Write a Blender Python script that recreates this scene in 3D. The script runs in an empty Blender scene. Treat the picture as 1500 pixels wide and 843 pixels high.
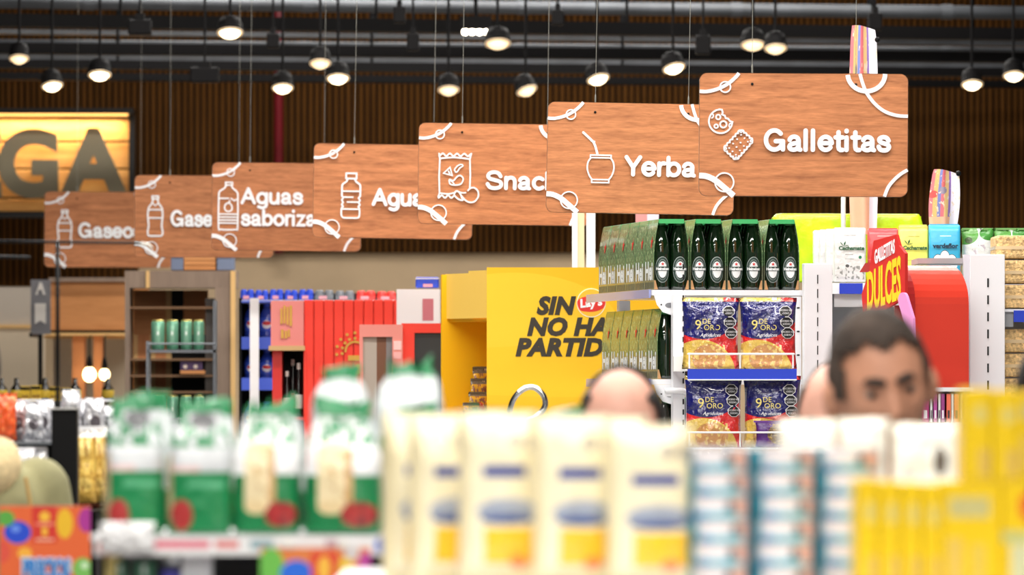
import bpy, bmesh, math, random
from mathutils import Vector, Matrix, noise
random.seed(7)
PI = math.pi
F = 9242.0            # focal length in pixels of the 1500 px wide frame
HORIZON = 558.0       # picture row of the camera's eye level
EYE = 1.5             # camera height above the floor
scene = bpy.context.scene
COL = scene.collection

# ------------------------------------------------------------------ camera
cam_data = bpy.data.cameras.new('camera')
cam = bpy.data.objects.new('camera', cam_data)
COL.objects.link(cam)
cam.location = (0, 0, EYE)
cam.rotation_euler = (PI / 2, 0, 0)
cam_data.sensor_width = 36.0
cam_data.sensor_fit = 'HORIZONTAL'
cam_data.lens = 36.0 * F / 1500.0
cam_data.shift_y = (HORIZON - 421.5) / 1500.0
cam_data.clip_start = 0.5
cam_data.clip_end = 200
cam_data.dof.use_dof = True
cam_data.dof.focus_distance = 21.4
cam_data.dof.aperture_fstop = (cam_data.lens / 1000.0) / 0.036
scene.camera = cam

# ------------------------------------------------------------------ world, exposure
world = bpy.data.worlds.new('world')
scene.world = world
world.use_nodes = True
world.node_tree.nodes['Background'].inputs[0].default_value = (1.0, 0.97, 0.93, 1)
world.node_tree.nodes['Background'].inputs[1].default_value = 0.12
scene.view_settings.view_transform = 'Standard'
scene.view_settings.look = 'None'
scene.view_settings.gamma = 1.0
scene.view_settings.use_curve_mapping = False
scene.view_settings.exposure = 0.34


def area_light(name, loc, sx, sy, power, color=(1, 0.96, 0.9)):
    d = bpy.data.lights.new(name, 'AREA')
    d.shape = 'RECTANGLE'
    d.size, d.size_y = sx, sy
    d.energy = power
    d.color = color
    o = bpy.data.objects.new(name, d)
    COL.objects.link(o)
    o.location = loc
    return o


# rows of linear ceiling luminaires over the aisles and before the back wall (unseen, above the frame)
LUM = [(2.0 + 2.35 * k, 4.3, (96 if k < 3 else 92 if k < 5 else 138 if k < 9 else 118)) for k in range(13)] + [(33.0, 4.65, 165), (35.6, 4.65, 115)]  # the rearmost pair is added, out of view, to brighten the back wall
for y, z, p in LUM:
    area_light('luminaire_light', (0, y, z - 0.06), 5.0, 0.25, p)

# ------------------------------------------------------------------ helpers


def S(D):
    return D / F


def P(px, py, D):
    return Vector(((px - 750.0) / F * D, D, EYE - (py - HORIZON) / F * D))


def lin(c):
    out = []
    for v in c[:3]:
        v = v / 255.0
        out.append(v / 12.92 if v <= 0.04045 else ((v + 0.055) / 1.055) ** 2.4)
    return (*out, 1.0)


MATS = {}


def mat(name, color, rough=0.5, metal=0.0, vary=0.0, scale=8.0, emit=None, strength=0.0, spec=0.5, bump=0.0, bscale=60.0, trans=0.0, coat=0.0):
    if name in MATS:
        return MATS[name]
    m = bpy.data.materials.new(name)
    m.use_nodes = True
    nt = m.node_tree
    b = nt.nodes['Principled BSDF']
    b.inputs['Base Color'].default_value = lin(color)
    b.inputs['Roughness'].default_value = rough
    b.inputs['Metallic'].default_value = metal
    b.inputs['Specular IOR Level'].default_value = spec
    b.inputs['Transmission Weight'].default_value = trans
    b.inputs['Coat Weight'].default_value = coat
    if emit is not None:
        b.inputs['Emission Color'].default_value = lin(emit)
        b.inputs['Emission Strength'].default_value = strength
    if vary > 0 or bump > 0:
        tc = nt.nodes.new('ShaderNodeTexCoord')
    if vary > 0:
        n = nt.nodes.new('ShaderNodeTexNoise')
        n.inputs['Scale'].default_value = scale
        n.inputs['Detail'].default_value = 4
        nt.links.new(tc.outputs['Object'], n.inputs['Vector'])
        r = nt.nodes.new('ShaderNodeValToRGB')
        lo = tuple(max(0, c * (1 - vary)) for c in color)
        hi = tuple(min(255, c * (1 + vary)) for c in color)
        r.color_ramp.elements[0].color = lin(lo)
        r.color_ramp.elements[1].color = lin(hi)
        r.color_ramp.elements[0].position = 0.3
        r.color_ramp.elements[1].position = 0.7
        nt.links.new(n.outputs['Fac'], r.inputs['Fac'])
        nt.links.new(r.outputs['Color'], b.inputs['Base Color'])
    if bump > 0:
        n2 = nt.nodes.new('ShaderNodeTexNoise')
        n2.inputs['Scale'].default_value = bscale
        n2.inputs['Detail'].default_value = 3
        nt.links.new(tc.outputs['Object'], n2.inputs['Vector'])
        bp = nt.nodes.new('ShaderNodeBump')
        bp.inputs['Strength'].default_value = bump
        bp.inputs['Distance'].default_value = 0.01
        nt.links.new(n2.outputs['Fac'], bp.inputs['Height'])
        nt.links.new(bp.outputs['Normal'], b.inputs['Normal'])
    MATS[name] = m
    return m


def wood(name, base, dark, sx=1.0, sy=10.0, sz=10.0, rough=0.5, contrast=0.5, scale=3.0, fine=0.3, spec=0.3):
    """Procedural wood: noise stretched along one axis over a fine streak noise."""
    if name in MATS:
        return MATS[name]
    m = bpy.data.materials.new(name)
    m.use_nodes = True
    nt = m.node_tree
    b = nt.nodes['Principled BSDF']
    b.inputs['Roughness'].default_value = rough
    b.inputs['Specular IOR Level'].default_value = spec
    tc = nt.nodes.new('ShaderNodeTexCoord')
    oi = nt.nodes.new('ShaderNodeObjectInfo')
    mp = nt.nodes.new('ShaderNodeMapping')
    mp.inputs['Scale'].default_value = (sx, sy, sz)
    nt.links.new(tc.outputs['Object'], mp.inputs['Vector'])
    off = nt.nodes.new('ShaderNodeVectorMath')
    off.operation = 'ADD'
    cmb = nt.nodes.new('ShaderNodeCombineXYZ')
    mu = nt.nodes.new('ShaderNodeMath')
    mu.operation = 'MULTIPLY'
    mu.inputs[1].default_value = 37.0
    nt.links.new(oi.outputs['Random'], mu.inputs[0])
    nt.links.new(mu.outputs[0], cmb.inputs[0])
    nt.links.new(mu.outputs[0], cmb.inputs[2])
    nt.links.new(mp.outputs['Vector'], off.inputs[0])
    nt.links.new(cmb.outputs[0], off.inputs[1])
    n1 = nt.nodes.new('ShaderNodeTexNoise')
    n1.inputs['Scale'].default_value = scale
    n1.inputs['Detail'].default_value = 7
    n1.inputs['Roughness'].default_value = 0.65
    n1.inputs['Distortion'].default_value = 0.6
    nt.links.new(off.outputs[0], n1.inputs['Vector'])
    r = nt.nodes.new('ShaderNodeValToRGB')
    e = r.color_ramp.elements
    e[0].position = 0.5 - contrast * 0.4
    e[1].position = 0.5 + contrast * 0.3
    e[0].color = lin(dark)
    e[1].color = lin(base)
    n2 = nt.nodes.new('ShaderNodeTexNoise')
    n2.inputs['Scale'].default_value = scale * 5
    n2.inputs['Detail'].default_value = 4
    nt.links.new(off.outputs[0], n2.inputs['Vector'])
    mx = nt.nodes.new('ShaderNodeMix')
    mx.inputs[0].default_value = fine
    nt.links.new(n1.outputs['Fac'], mx.inputs[2])
    nt.links.new(n2.outputs['Fac'], mx.inputs[3])
    nt.links.new(mx.outputs[0], r.inputs['Fac'])
    nt.links.new(r.outputs['Color'], b.inputs['Base Color'])
    MATS[name] = m
    return m


def print_mat(name, base, layers, rough=0.4, metal=0.0, bump=0.0, bscale=30.0, coat=0.0, spec=0.5):
    """Flat printed packaging: coloured shapes laid over each other in the UV space of the pack."""
    if name in MATS:
        return MATS[name]
    m = bpy.data.materials.new(name)
    m.use_nodes = True
    nt = m.node_tree
    L = nt.links.new
    b = nt.nodes['Principled BSDF']
    b.inputs['Roughness'].default_value = rough
    b.inputs['Metallic'].default_value = metal
    b.inputs['Coat Weight'].default_value = coat
    b.inputs['Specular IOR Level'].default_value = spec
    uv = nt.nodes.new('ShaderNodeUVMap')
    uv.uv_map = 'UVMap'
    sep = nt.nodes.new('ShaderNodeSeparateXYZ')
    L(uv.outputs[0], sep.inputs[0])

    def math_(op, a, c=None):
        n = nt.nodes.new('ShaderNodeMath')
        n.operation = op
        for i, v in enumerate((a, c)):
            if v is None:
                continue
            if isinstance(v, (int, float)):
                n.inputs[i].default_value = v
            else:
                L(v, n.inputs[i])
        return n.outputs[0]
    X, Y = sep.outputs[0], sep.outputs[1]
    rgb = nt.nodes.new('ShaderNodeRGB')
    rgb.outputs[0].default_value = lin(base)
    cur = rgb.outputs[0]

    def rectm(x0, y0, x1, y1):
        a = math_('MULTIPLY', math_('GREATER_THAN', X, x0), math_('LESS_THAN', X, x1))
        c = math_('MULTIPLY', math_('GREATER_THAN', Y, y0), math_('LESS_THAN', Y, y1))
        return math_('MULTIPLY', a, c)
    for ly in layers:
        k = ly[0]
        if k == 'rect':
            mask = rectm(*ly[1:5])
        elif k == 'ell':
            cx, cy, rx, ry = ly[1:5]
            dx = math_('DIVIDE', math_('SUBTRACT', X, cx), rx)
            dy = math_('DIVIDE', math_('SUBTRACT', Y, cy), ry)
            mask = math_('LESS_THAN', math_('ADD', math_('MULTIPLY', dx, dx), math_('MULTIPLY', dy, dy)), 1.0)
        elif k == 'above':      # y > a + b*x
            mask = math_('GREATER_THAN', math_('SUBTRACT', Y, math_('MULTIPLY', X, ly[2])), ly[1])
        elif k == 'noise':      # speckle inside a rectangle
            n = nt.nodes.new('ShaderNodeTexNoise')
            n.inputs['Scale'].default_value = ly[6]
            n.inputs['Detail'].default_value = 2
            L(uv.outputs[0], n.inputs['Vector'])
            mask = math_('MULTIPLY', math_('GREATER_THAN', n.outputs['Fac'], ly[7]), rectm(*ly[1:5]))
        mix = nt.nodes.new('ShaderNodeMix')
        mix.data_type = 'RGBA'
        L(mask, mix.inputs[0])
        L(cur, mix.inputs[6])
        mix.inputs[7].default_value = lin(ly[5])
        cur = mix.outputs[2]
    L(cur, b.inputs['Base Color'])
    if bump > 0:
        tc = nt.nodes.new('ShaderNodeTexCoord')
        n2 = nt.nodes.new('ShaderNodeTexNoise')
        n2.inputs['Scale'].default_value = bscale
        n2.inputs['Detail'].default_value = 3
        L(tc.outputs['Object'], n2.inputs['Vector'])
        bp = nt.nodes.new('ShaderNodeBump')
        bp.inputs['Strength'].default_value = bump
        bp.inputs['Distance'].default_value = 0.02
        L(n2.outputs['Fac'], bp.inputs['Height'])
        L(bp.outputs['Normal'], b.inputs['Normal'])
    MATS[name] = m
    return m


def put(o, parent=None, loc=None, rot=None):
    COL.objects.link(o)
    if parent is not None:
        o.parent = parent
    if loc is not None:
        o.location = loc
    if rot is not None:
        o.rotation_euler = rot
    return o


def tag(o, label, cat=None, group=None, kind=None):
    o['label'] = label
    if cat:
        o['category'] = cat
    if group:
        o['group'] = group
    if kind:
        o['kind'] = kind
    return o


def thing(name, label, cat, loc=(0, 0, 0), rz=0.0, group=None, rot=None):
    o = bpy.data.objects.new(name, None)
    o.empty_display_size = 0.05
    put(o, None, loc, rot if rot is not None else (0, 0, rz))
    return tag(o, label, cat, group)


def inst(name, mesh, parent=None, loc=(0, 0, 0), rot=(0, 0, 0), label=None):
    o = bpy.data.objects.new(name, mesh)
    put(o, parent, loc, rot)
    if label:
        o['label'] = label
    return o


def copy_tree(root, loc, rot=None, label=None, group=None):
    c = root.copy()
    COL.objects.link(c)
    c.location = loc
    if rot is not None:
        c.rotation_euler = rot
    if label:
        c['label'] = label
    if group:
        c['group'] = group

    def rec(o, n):
        for ch in o.children:
            k = ch.copy()
            COL.objects.link(k)
            k.parent = n
            rec(ch, k)
    rec(root, c)
    return c


class B:
    """Collects shapes into one mesh."""

    def __init__(self):
        self.bm = bmesh.new()

    def box(self, x0, x1, y0, y1, z0, z1, M=None):
        vs = [Vector((x, y, z)) for x in (x0, x1) for y in (y0, y1) for z in (z0, z1)]
        if M is not None:
            vs = [M @ v for v in vs]
        v = [self.bm.verts.new(p) for p in vs]
        for f in ((0, 1, 3, 2), (4, 6, 7, 5), (0, 4, 5, 1), (2, 3, 7, 6), (0, 2, 6, 4), (1, 5, 7, 3)):
            self.bm.faces.new([v[i] for i in f])
        return self

    def prism(self, pts, y0, y1):
        """Outline in the XZ plane pushed from y0 to y1."""
        a = [self.bm.verts.new((x, y0, z)) for x, z in pts]
        c = [self.bm.verts.new((x, y1, z)) for x, z in pts]
        self.bm.faces.new(a)
        self.bm.faces.new(c[::-1])
        n = len(pts)
        for i in range(n):
            self.bm.faces.new((a[i], c[i], c[(i + 1) % n], a[(i + 1) % n]))
        return self

    def loft(self, rings, cap=True, closed=True):
        vr = [[self.bm.verts.new(p) for p in r] for r in rings]
        n = len(rings[0])
        for a, c in zip(vr[:-1], vr[1:]):
            for i in range(n if closed else n - 1):
                j = (i + 1) % n
                self.bm.faces.new((a[i], a[j], c[j], c[i]))
        if cap:
            self.bm.faces.new(vr[0][::-1])
            self.bm.faces.new(vr[-1])
        return self

    def lathe(self, prof, n=20, cx=0, cy=0, cz=0, cap=True):
        rings = [[Vector((cx + r * math.cos(2 * PI * i / n), cy + r * math.sin(2 * PI * i / n), cz + z)) for i in range(n)] for r, z in prof]
        return self.loft(rings, cap)

    def tube(self, pts, r, n=8, closed=False):
        pts = [Vector(p) for p in pts]
        rings = []
        N = len(pts)
        up = None
        for i, p in enumerate(pts):
            if closed:
                t = pts[(i + 1) % N] - pts[i - 1]
            else:
                t = pts[min(i + 1, N - 1)] - pts[max(i - 1, 0)]
            t.normalize()
            if up is None:
                up = Vector((0, 0, 1)) if abs(t.z) < 0.9 else Vector((1, 0, 0))
            a = (up - t * up.dot(t)).normalized()
            up = a
            c = t.cross(a)
            rr = r[i] if isinstance(r, (list, tuple)) else r
            rings.append([p + (a * math.cos(2 * PI * k / n) + c * math.sin(2 * PI * k / n)) * rr for k in range(n)])
        if closed:
            rings.append(rings[0])
        return self.loft(rings, cap=not closed)

    def ball(self, c, rx, ry=None, rz=None, u=16, v=10):
        ry = rx if ry is None else ry
        rz = rx if rz is None else rz
        M = Matrix.Translation(c) @ Matrix.Diagonal((rx, ry, rz, 1))
        bmesh.ops.create_uvsphere(self.bm, u_segments=u, v_segments=v, radius=1, matrix=M)
        return self

    def ribbon(self, pts, w, y0, y1, closed=False, cap=True):
        """A flat band of width w along a polyline in XZ, standing from y0 (back) to y1 (front), round ends."""
        pts = [Vector((p[0], p[1])) for p in pts]
        q = [pts[0]]
        for p in pts[1:]:
            if (p - q[-1]).length > 1e-7:
                q.append(p)
        if closed and (q[0] - q[-1]).length < 1e-7:
            q.pop()
        if len(q) > 3 and (q[0] - q[-1]).length < 1e-5:
            closed = True
            q.pop()
        pts = q
        n = len(pts)
        left, right = [], []
        for i, p in enumerate(pts):
            if closed:
                a, c = pts[i - 1], pts[(i + 1) % n]
            else:
                a, c = pts[max(i - 1, 0)], pts[min(i + 1, n - 1)]
            d1 = (p - a).normalized() if (p - a).length > 1e-9 else (c - p).normalized()
            d2 = (c - p).normalized() if (c - p).length > 1e-9 else d1
            t = d1 + d2
            if t.length < 1e-6:
                t = d1
            t.normalize()
            nn = Vector((-t.y, t.x))
            k = max(0.6, abs(nn.dot(Vector((-d1.y, d1.x)))))
            h = w / 2 / k
            left.append(p + nn * h)
            right.append(p - nn * h)
        bm = self.bm

        def v(p, y):
            return bm.verts.new((p.x, y, p.y))
        lf = [v(p, y1) for p in left]
        rf = [v(p, y1) for p in right]
        lb = [v(p, y0) for p in left]
        rb = [v(p, y0) for p in right]
        for i in range(n if closed else n - 1):
            j = (i + 1) % n
            bm.faces.new((lf[i], lf[j], rf[j], rf[i]))
            bm.faces.new((lb[i], lb[j], lf[j], lf[i]))
            bm.faces.new((rf[i], rf[j], rb[j], rb[i]))
        if cap and not closed:
            for e, a in ((0, pts[0] - pts[1]), (-1, pts[-1] - pts[-2])):
                ang = math.atan2(a.y, a.x)
                fr = [v(pts[e] + Vector((math.cos(ang + t), math.sin(ang + t))) * w / 2, y1) for t in [PI * k / 8 - PI / 2 for k in range(9)]]
                bk = [bm.verts.new((x.co.x, y0, x.co.z)) for x in fr]
                bm.faces.new(fr)
                for k in range(8):
                    bm.faces.new((fr[k], fr[k + 1], bk[k + 1], bk[k]))
        return self

    def mesh(self, name, material, smooth=False, uvbox=None, recalc=True, bevel=0.0):
        bm = self.bm
        if bevel > 0:
            bmesh.ops.bevel(bm, geom=list(bm.edges), offset=bevel, segments=2, affect='EDGES', profile=0.5)
        if recalc:
            bmesh.ops.recalc_face_normals(bm, faces=bm.faces)
        if uvbox is not None:       # planar front UV: (x0, x1, z0, z1)
            x0, x1, z0, z1 = uvbox
            ul = bm.loops.layers.uv.new('UVMap')
            for f in bm.faces:
                for l in f.loops:
                    l[ul].uv = ((l.vert.co.x - x0) / (x1 - x0), (l.vert.co.z - z0) / (z1 - z0))
        me = bpy.data.meshes.new(name)
        bm.to_mesh(me)
        bm.free()
        if material is not None:
            me.materials.append(material)
        if smooth:
            for p in me.polygons:
                p.use_smooth = True
        return me

    def obj(self, name, material, parent=None, loc=(0, 0, 0), rot=(0, 0, 0), label=None, **kw):
        return inst(name, self.mesh(name, material, **kw), parent, loc, rot, label)


def rbox(x0, x1, y0, y1, z0, z1, r=0.003):
    return B().box(x0, x1, y0, y1, z0, z1), r


_TEXT = {}


def text_mesh(s, size, material, extrude=0.0, shear=0.0, offset=0.0, spacing=1.0, res=3, surf=None, key=None, cx=True):
    """Lettering as a mesh in the XZ plane facing -Y; surf(x, z) lays it on a curved front."""
    k = (s, size, material.name, extrude, shear, offset, spacing, key)
    if k in _TEXT:
        return _TEXT[k]
    cu = bpy.data.curves.new('lettering', 'FONT')
    cu.body = s
    cu.size = size
    cu.extrude = extrude
    cu.shear = shear
    cu.offset = offset
    cu.space_character = spacing
    cu.resolution_u = res
    cu.align_x = 'CENTER' if cx else 'LEFT'
    o = bpy.data.objects.new('lettering_tmp', cu)
    COL.objects.link(o)
    dg = bpy.context.evaluated_depsgraph_get()
    me = bpy.data.meshes.new_from_object(o.evaluated_get(dg))
    bpy.data.objects.remove(o)
    me.name = 'lettering'
    for v in me.vertices:
        x, y, z = v.co
        v.co = (x, -z, y)
    if surf is not None:
        for v in me.vertices:
            v.co.y += surf(v.co.x, v.co.z)
    me.materials.clear()
    me.materials.append(material)
    _TEXT[k] = me
    return me


def cat(pts, n=6, closed=False):
    """Catmull-Rom through 2D points."""
    out = []
    N = len(pts)
    for i in range(N if closed else N - 1):
        if closed:
            p0, p1, p2, p3 = pts[i - 1], pts[i], pts[(i + 1) % N], pts[(i + 2) % N]
        else:
            p0, p1, p2, p3 = pts[max(i - 1, 0)], pts[i], pts[i + 1], pts[min(i + 2, N - 1)]
        for k in range(n):
            t = k / n
            out.append(tuple(0.5 * ((2 * b) + (-a + c) * t + (2 * a - 5 * b + 4 * c - d) * t * t + (-a + 3 * b - 3 * c + d) * t ** 3)
                             for a, b, c, d in zip(p0, p1, p2, p3)))
    if not closed:
        out.append(tuple(pts[-1]))
    return out


def arc(cx, cy, rx, ry, a0, a1, n=20):
    return [(cx + rx * math.cos(math.radians(a0 + (a1 - a0) * i / n)), cy + ry * math.sin(math.radians(a0 + (a1 - a0) * i / n))) for i in range(n + 1)]


# ---- packaging shapes

def pillow_depth(u, v, d, px=2.6, py=3.2):
    return d / 2 * (max(0.0, 1 - abs(2 * u - 1) ** px)) ** 0.55 * (max(0.0, 1 - abs(2 * v - 1) ** py)) ** 0.6


def pillow(name, w, h, d, material, seed=0, nx=14, ny=18, seal=0.06, wrinkle=0.004, px=2.6, py=3.2, flare=0.0, pinch=0.0):
    """A sealed bag standing on z=0, facing -Y, with crimped ends; UV is planar over the front."""
    rnd = random.Random(seed)
    ox = rnd.uniform(0, 90)
    bm = bmesh.new()
    ul = bm.loops.layers.uv.new('UVMap')
    for side in (-1, 1):
        g = []
        for j in range(ny + 1):
            v = j / ny
            row = []
            for i in range(nx + 1):
                u = i / nx
                vv = min(1, max(0, (v - seal) / (1 - 2 * seal)))
                dep = pillow_depth(u, vv, d, px, py)
                inset = 1 - 0.06 * (1 - abs(2 * vv - 1) ** 4) - pinch * max(0, 2 * v - 1) ** 2
                x = (u - 0.5) * w * inset
                z = v * h
                wr = wrinkle * (noise.noise(Vector((u * 5 + ox, v * 6, side * 3.1))) + 0.5 * noise.noise(Vector((u * 13 + ox, v * 11, side * 7.3))))
                edge = 1.0 if 0 < i < nx and 0 < j < ny else 0.0
                y = side * (dep + 0.0008 * edge) + side * wr * edge
                if v > 0.94:
                    y += flare * (v - 0.94) * noise.noise(Vector((u * 4 + ox, 1.5, 0)))
                    z += 0.012 * h * noise.noise(Vector((u * 3 + ox, 9.5, 0)))
                row.append((bm.verts.new((x, y, z)), (u, v)))
            g.append(row)
        for j in range(ny):
            for i in range(nx):
                q = [g[j][i], g[j][i + 1], g[j + 1][i + 1], g[j + 1][i]]
                if side > 0:
                    q = q[::-1]
                f = bm.faces.new([a[0] for a in q])
                f.smooth = True
                for l, a in zip(f.loops, q):
                    l[ul].uv = a[1]
    bmesh.ops.remove_doubles(bm, verts=bm.verts, dist=1e-6)
    me = bpy.data.meshes.new(name)
    bm.to_mesh(me)
    bm.free()
    me.materials.append(material)
    return me


def gusset_bag(name, w, h, d, material, seed=0, neck=0.8, flare=0.35):
    """Block-bottom bag gathered near the top, with a flared frill above the tie."""
    rnd = random.Random(seed)
    ox = rnd.uniform(0, 50)
    n = 28
    lean = rnd.uniform(-0.10, 0.10)
    prof = [(0.0, 0.97, 1.0), (0.03, 1.0, 1.0), (0.25, 1.0, 1.0), (0.5, 0.99, 0.97), (0.62, 0.97, 0.86), (0.72, 0.91, 0.62), (0.80, 0.80, 0.40), (0.86, 0.68, 0.22),
            (0.90, 0.60, 0.14), (0.94, 0.56, 0.10), (0.97, 0.60, 0.07), (1.0, 0.62, 0.05)]
    rings = []
    for t, sx, sy in prof:
        r = []
        for i in range(n):
            a = 2 * PI * i / n
            c, s = math.cos(a), math.sin(a)
            e = 0.45
            x = math.copysign(abs(c) ** e, c) * w / 2 * sx
            y = math.copysign(abs(s) ** e, s) * d / 2 * sy
            k = (0.05 + 0.06 * max(0, t - 0.5)) * w * noise.noise(Vector((c * 2.4 + ox, s * 2.4, t * 5)))
            zz = t * h + max(0, t - 0.7) * 0.45 * h * noise.noise(Vector((c * 2.2 + ox, s * 1.2, 4)))
            x += lean * w * max(0, t - 0.6) * 2
            r.append(Vector((x + k * (0.4 if t < 0.05 else 1), y + k * 0.5, max(0, zz))))
        rings.append(r)
    b = B().loft(rings)
    return b.mesh(name, material, smooth=True, uvbox=(-w / 2, w / 2, 0, h))


def blockpack(name, w, h, d, material, seed=0, r=0.006, fold=True, wrinkle=0.0015):
    """A vacuum brick pack: rounded block with a folded crimp along the top."""
    ox = seed * 3.7
    n = 32
    rings = []
    for t, s in ((0, 0.96), (0.02, 1), (0.3, 1), (0.6, 1), (0.88, 1), (0.955, 0.97), (0.985, 0.9), (1.0, 0.86)):
        rr = []
        for i in range(n):
            a = 2 * PI * (i + 0.5) / n
            c, q = math.cos(a), math.sin(a)
            e = 0.22
            x = math.copysign(abs(c) ** e, c) * w / 2 * (s if t < 0.9 else 0.97 + 0.03 * s)
            y = math.copysign(abs(q) ** e, q) * d / 2 * (s if t < 0.9 else max(0.12, s - (t - 0.9) * 5))
            k = wrinkle * noise.noise(Vector((x * 40 + ox, t * 7, y * 40)))
            rr.append(Vector((x + k, y + k * 1.5, t * h)))
        rings.append(rr)
    return B().loft(rings).mesh(name, material, smooth=True, uvbox=(-w / 2, w / 2, 0, h))


# ---- common materials
WHITE = mat('white_paint', (236, 236, 238), 0.35)
SHELFW = mat('white_shelf_metal', (232, 233, 238), 0.3, bump=0.02)
BLACK = mat('black_metal', (14, 14, 15), 0.5, spec=0.15)
CHROME = mat('chrome', (215, 217, 220), 0.16, 1.0)
GREYM = mat('grey_metal', (120, 124, 130), 0.4, 0.7)
BLUE = mat('blue_price_rail', (42, 66, 190), 0.25)
LETTER = mat('white_acrylic', (240, 240, 243), 0.35)

# ================================================================== the room
WALL_D = 38.2
floor_m = mat('floor_tile', (150, 148, 145), 0.35, vary=0.06, scale=1.5)
fl = B().box(-14, 14, -2, WALL_D + 0.2, -0.1, 0).obj('floor', floor_m)
tag(fl, 'pale grey shop floor under the shelves', kind='structure')
ceil_m = mat('ceiling_dark', (34, 32, 32), 0.8)
ce = B().box(-14, 14, -2, WALL_D + 0.2, 5.0, 5.1).obj('ceiling', ceil_m)
tag(ce, 'dark open ceiling high above the shop', kind='structure')
for i, (y, z, p) in enumerate(LUM):
    t = thing('ceiling_luminaire', 'long white linear luminaire hung from the ceiling, unseen above the frame', 'lamp', (0, y, z), group='aisle luminaires')
    B().box(-2.55, 2.55, -0.15, 0.15, -0.04, 0.02).obj('housing', WHITE, t)
    B().box(-2.5, 2.5, -0.125, 0.125, -0.046, -0.041).obj('diffuser', mat('diffuser', (255, 250, 240), 0.5, emit=(255, 248, 235), strength=3), t)
    for sx in (-1.8, 1.8):
        B().tube([(sx, 0, 0.02), (sx, 0, 5.0 - z)], 0.004, 6).obj('hanger_rod', GREYM, t)

wall_m = mat('beige_plaster', (200, 174, 140), 0.7, vary=0.05, scale=2)
wb = B().box(-14, 14, WALL_D, WALL_D + 0.2, 0, 5.0).obj('wall_back', wall_m)
tag(wb, 'beige back wall, clad above with dark vertical wooden slats', kind='structure')
bot_z = P(0, 371, WALL_D).z
back_m = mat('slat_backing', (34, 23, 15), 0.9, spec=0.1)
B().box(-14, 14, WALL_D - 0.03, WALL_D, bot_z, 5.0).obj('cladding_board', back_m, wb)
slat_m = wood('slat_wood', (98, 63, 28), (58, 36, 14), 30, 30, 0.8, 0.9, 0.6, 1.5, 0.3, 0.05)
pitch = 9.2 * S(WALL_D)
sl = B().box(-0.3 * pitch, 0.3 * pitch, -0.03, 0, 0, 5.0 - bot_z).mesh('slat', slat_m)
n_half = 92
for i in range(-n_half, n_half + 1):
    inst('slat', sl, wb, (i * pitch, WALL_D - 0.03, bot_z))
rest = B()
i = n_half + 1
while i * pitch < 13.9:
    for s_ in (-1, 1):
        rest.box(s_ * i * pitch - 0.3 * pitch, s_ * i * pitch + 0.3 * pitch, WALL_D - 0.06, WALL_D - 0.03, bot_z, 5.0)
    i += 1
r_ = rest.obj('slats_beyond', slat_m, wb)
r_['kind'] = 'stuff'

# left part of the slats reaches further down beside the bodega sign
low_z = P(0, 420, WALL_D).z
xl0, xl1 = P(-60, 0, WALL_D).x, P(203, 0, WALL_D).x
panel = B().box(xl0, xl1, WALL_D - 0.12, WALL_D - 0.062, low_z, P(0, 310, WALL_D).z).obj('slat_panel_board', back_m, wb)
k = xl0 + pitch / 2
sl2 = B().box(-0.32 * pitch, 0.32 * pitch, -0.03, 0, 0, P(0, 310, WALL_D).z - low_z).mesh('slat_low', slat_m)
while k < xl1:
    inst('slat', sl2, wb, (k, WALL_D - 0.12, low_z))
    k += pitch

# red riser pipe on the slats
pc = P(408, 100, WALL_D - 0.14)
t = thing('riser_pipe', 'dark red vertical fire pipe running up the slatted wall', 'pipe', (pc.x, pc.y, P(0, 372, WALL_D - .14).z))
red_pipe = mat('red_pipe', (120, 16, 30), 0.45)
B().tube([(0, 0, 0), (0, 0, 5.0 - t.location.z)], 7 * S(WALL_D), 16).obj('pipe', red_pipe, t, smooth=True)
for zz in (0.45, 1.4, 2.3):
    B().lathe([(8 * S(WALL_D), zz - 0.02), (9 * S(WALL_D), zz - 0.02), (9 * S(WALL_D), zz + 0.02), (8 * S(WALL_D), zz + 0.02)], 16).obj('coupling', red_pipe, t, smooth=False)
    B().box(-0.006, 0.006, 0.02, 0.1, zz - 0.01, zz + 0.01).obj('bracket', BLACK, t)

# ================================================================== ceiling steel and tracks
gal = mat('galvanised', (70, 73, 78), 0.55, 0.1, vary=0.12, scale=4)
darkst = mat('dark_steel', (15, 14, 15), 0.6, spec=0.1)
midst = mat('grey_steel', (62, 64, 68), 0.5, 0.0, vary=0.1)


def bar(name, yl, yr, th, m, D, label, catg, depth=0.12, round_=False):
    zl = EYE + (HORIZON - yl) * S(D)
    Dr = D * (HORIZON - yl) / (HORIZON - yr)
    a = Vector(((-350 - 750) * S(D), D - (Dr - D) * 0.23, zl))
    c = Vector(((1850 - 750) * S(Dr), Dr + (Dr - D) * 0.23, zl))
    t = thing(name, label, catg, (a + c) / 2)
    L = (c - a).length
    t.rotation_euler = (0, 0, math.atan2(c.y - a.y, c.x - a.x))
    h = th * S(D)
    if round_:
        B().tube([(-L / 2, 0, 0), (-L / 4, 0, 0), (L / 4, 0, 0), (L / 2, 0, 0)], h / 2, 14).obj('run', m, t, smooth=True)
        for k in range(7):
            x = -L / 2 + (k + 0.5) * L / 7
            B().lathe([(h / 2, -0.03), (h / 2 * 1.12, -0.03), (h / 2 * 1.12, 0.03), (h / 2, 0.03)], 14).obj('joint_band', m, t, (x, 0, 0), (0, PI / 2, 0))
    else:
        B().box(-L / 2, L / 2, -depth / 2, depth / 2, -h / 2, h / 2).obj('run', m, t)
        B().box(-L / 2, L / 2, -depth / 2 - 0.012, depth / 2 + 0.012, -h / 2 - 0.006, -h / 2).obj('flange', m, t)
    for k in range(6):
        x = -L / 2 + (k + 0.4) * L / 6
        B().tube([(x, 0, h / 2 * 0.9), (x, 0, 5.0 - zl)], 0.008, 6).obj('hanger_rod', darkst, t)
    return t, a, c


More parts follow.
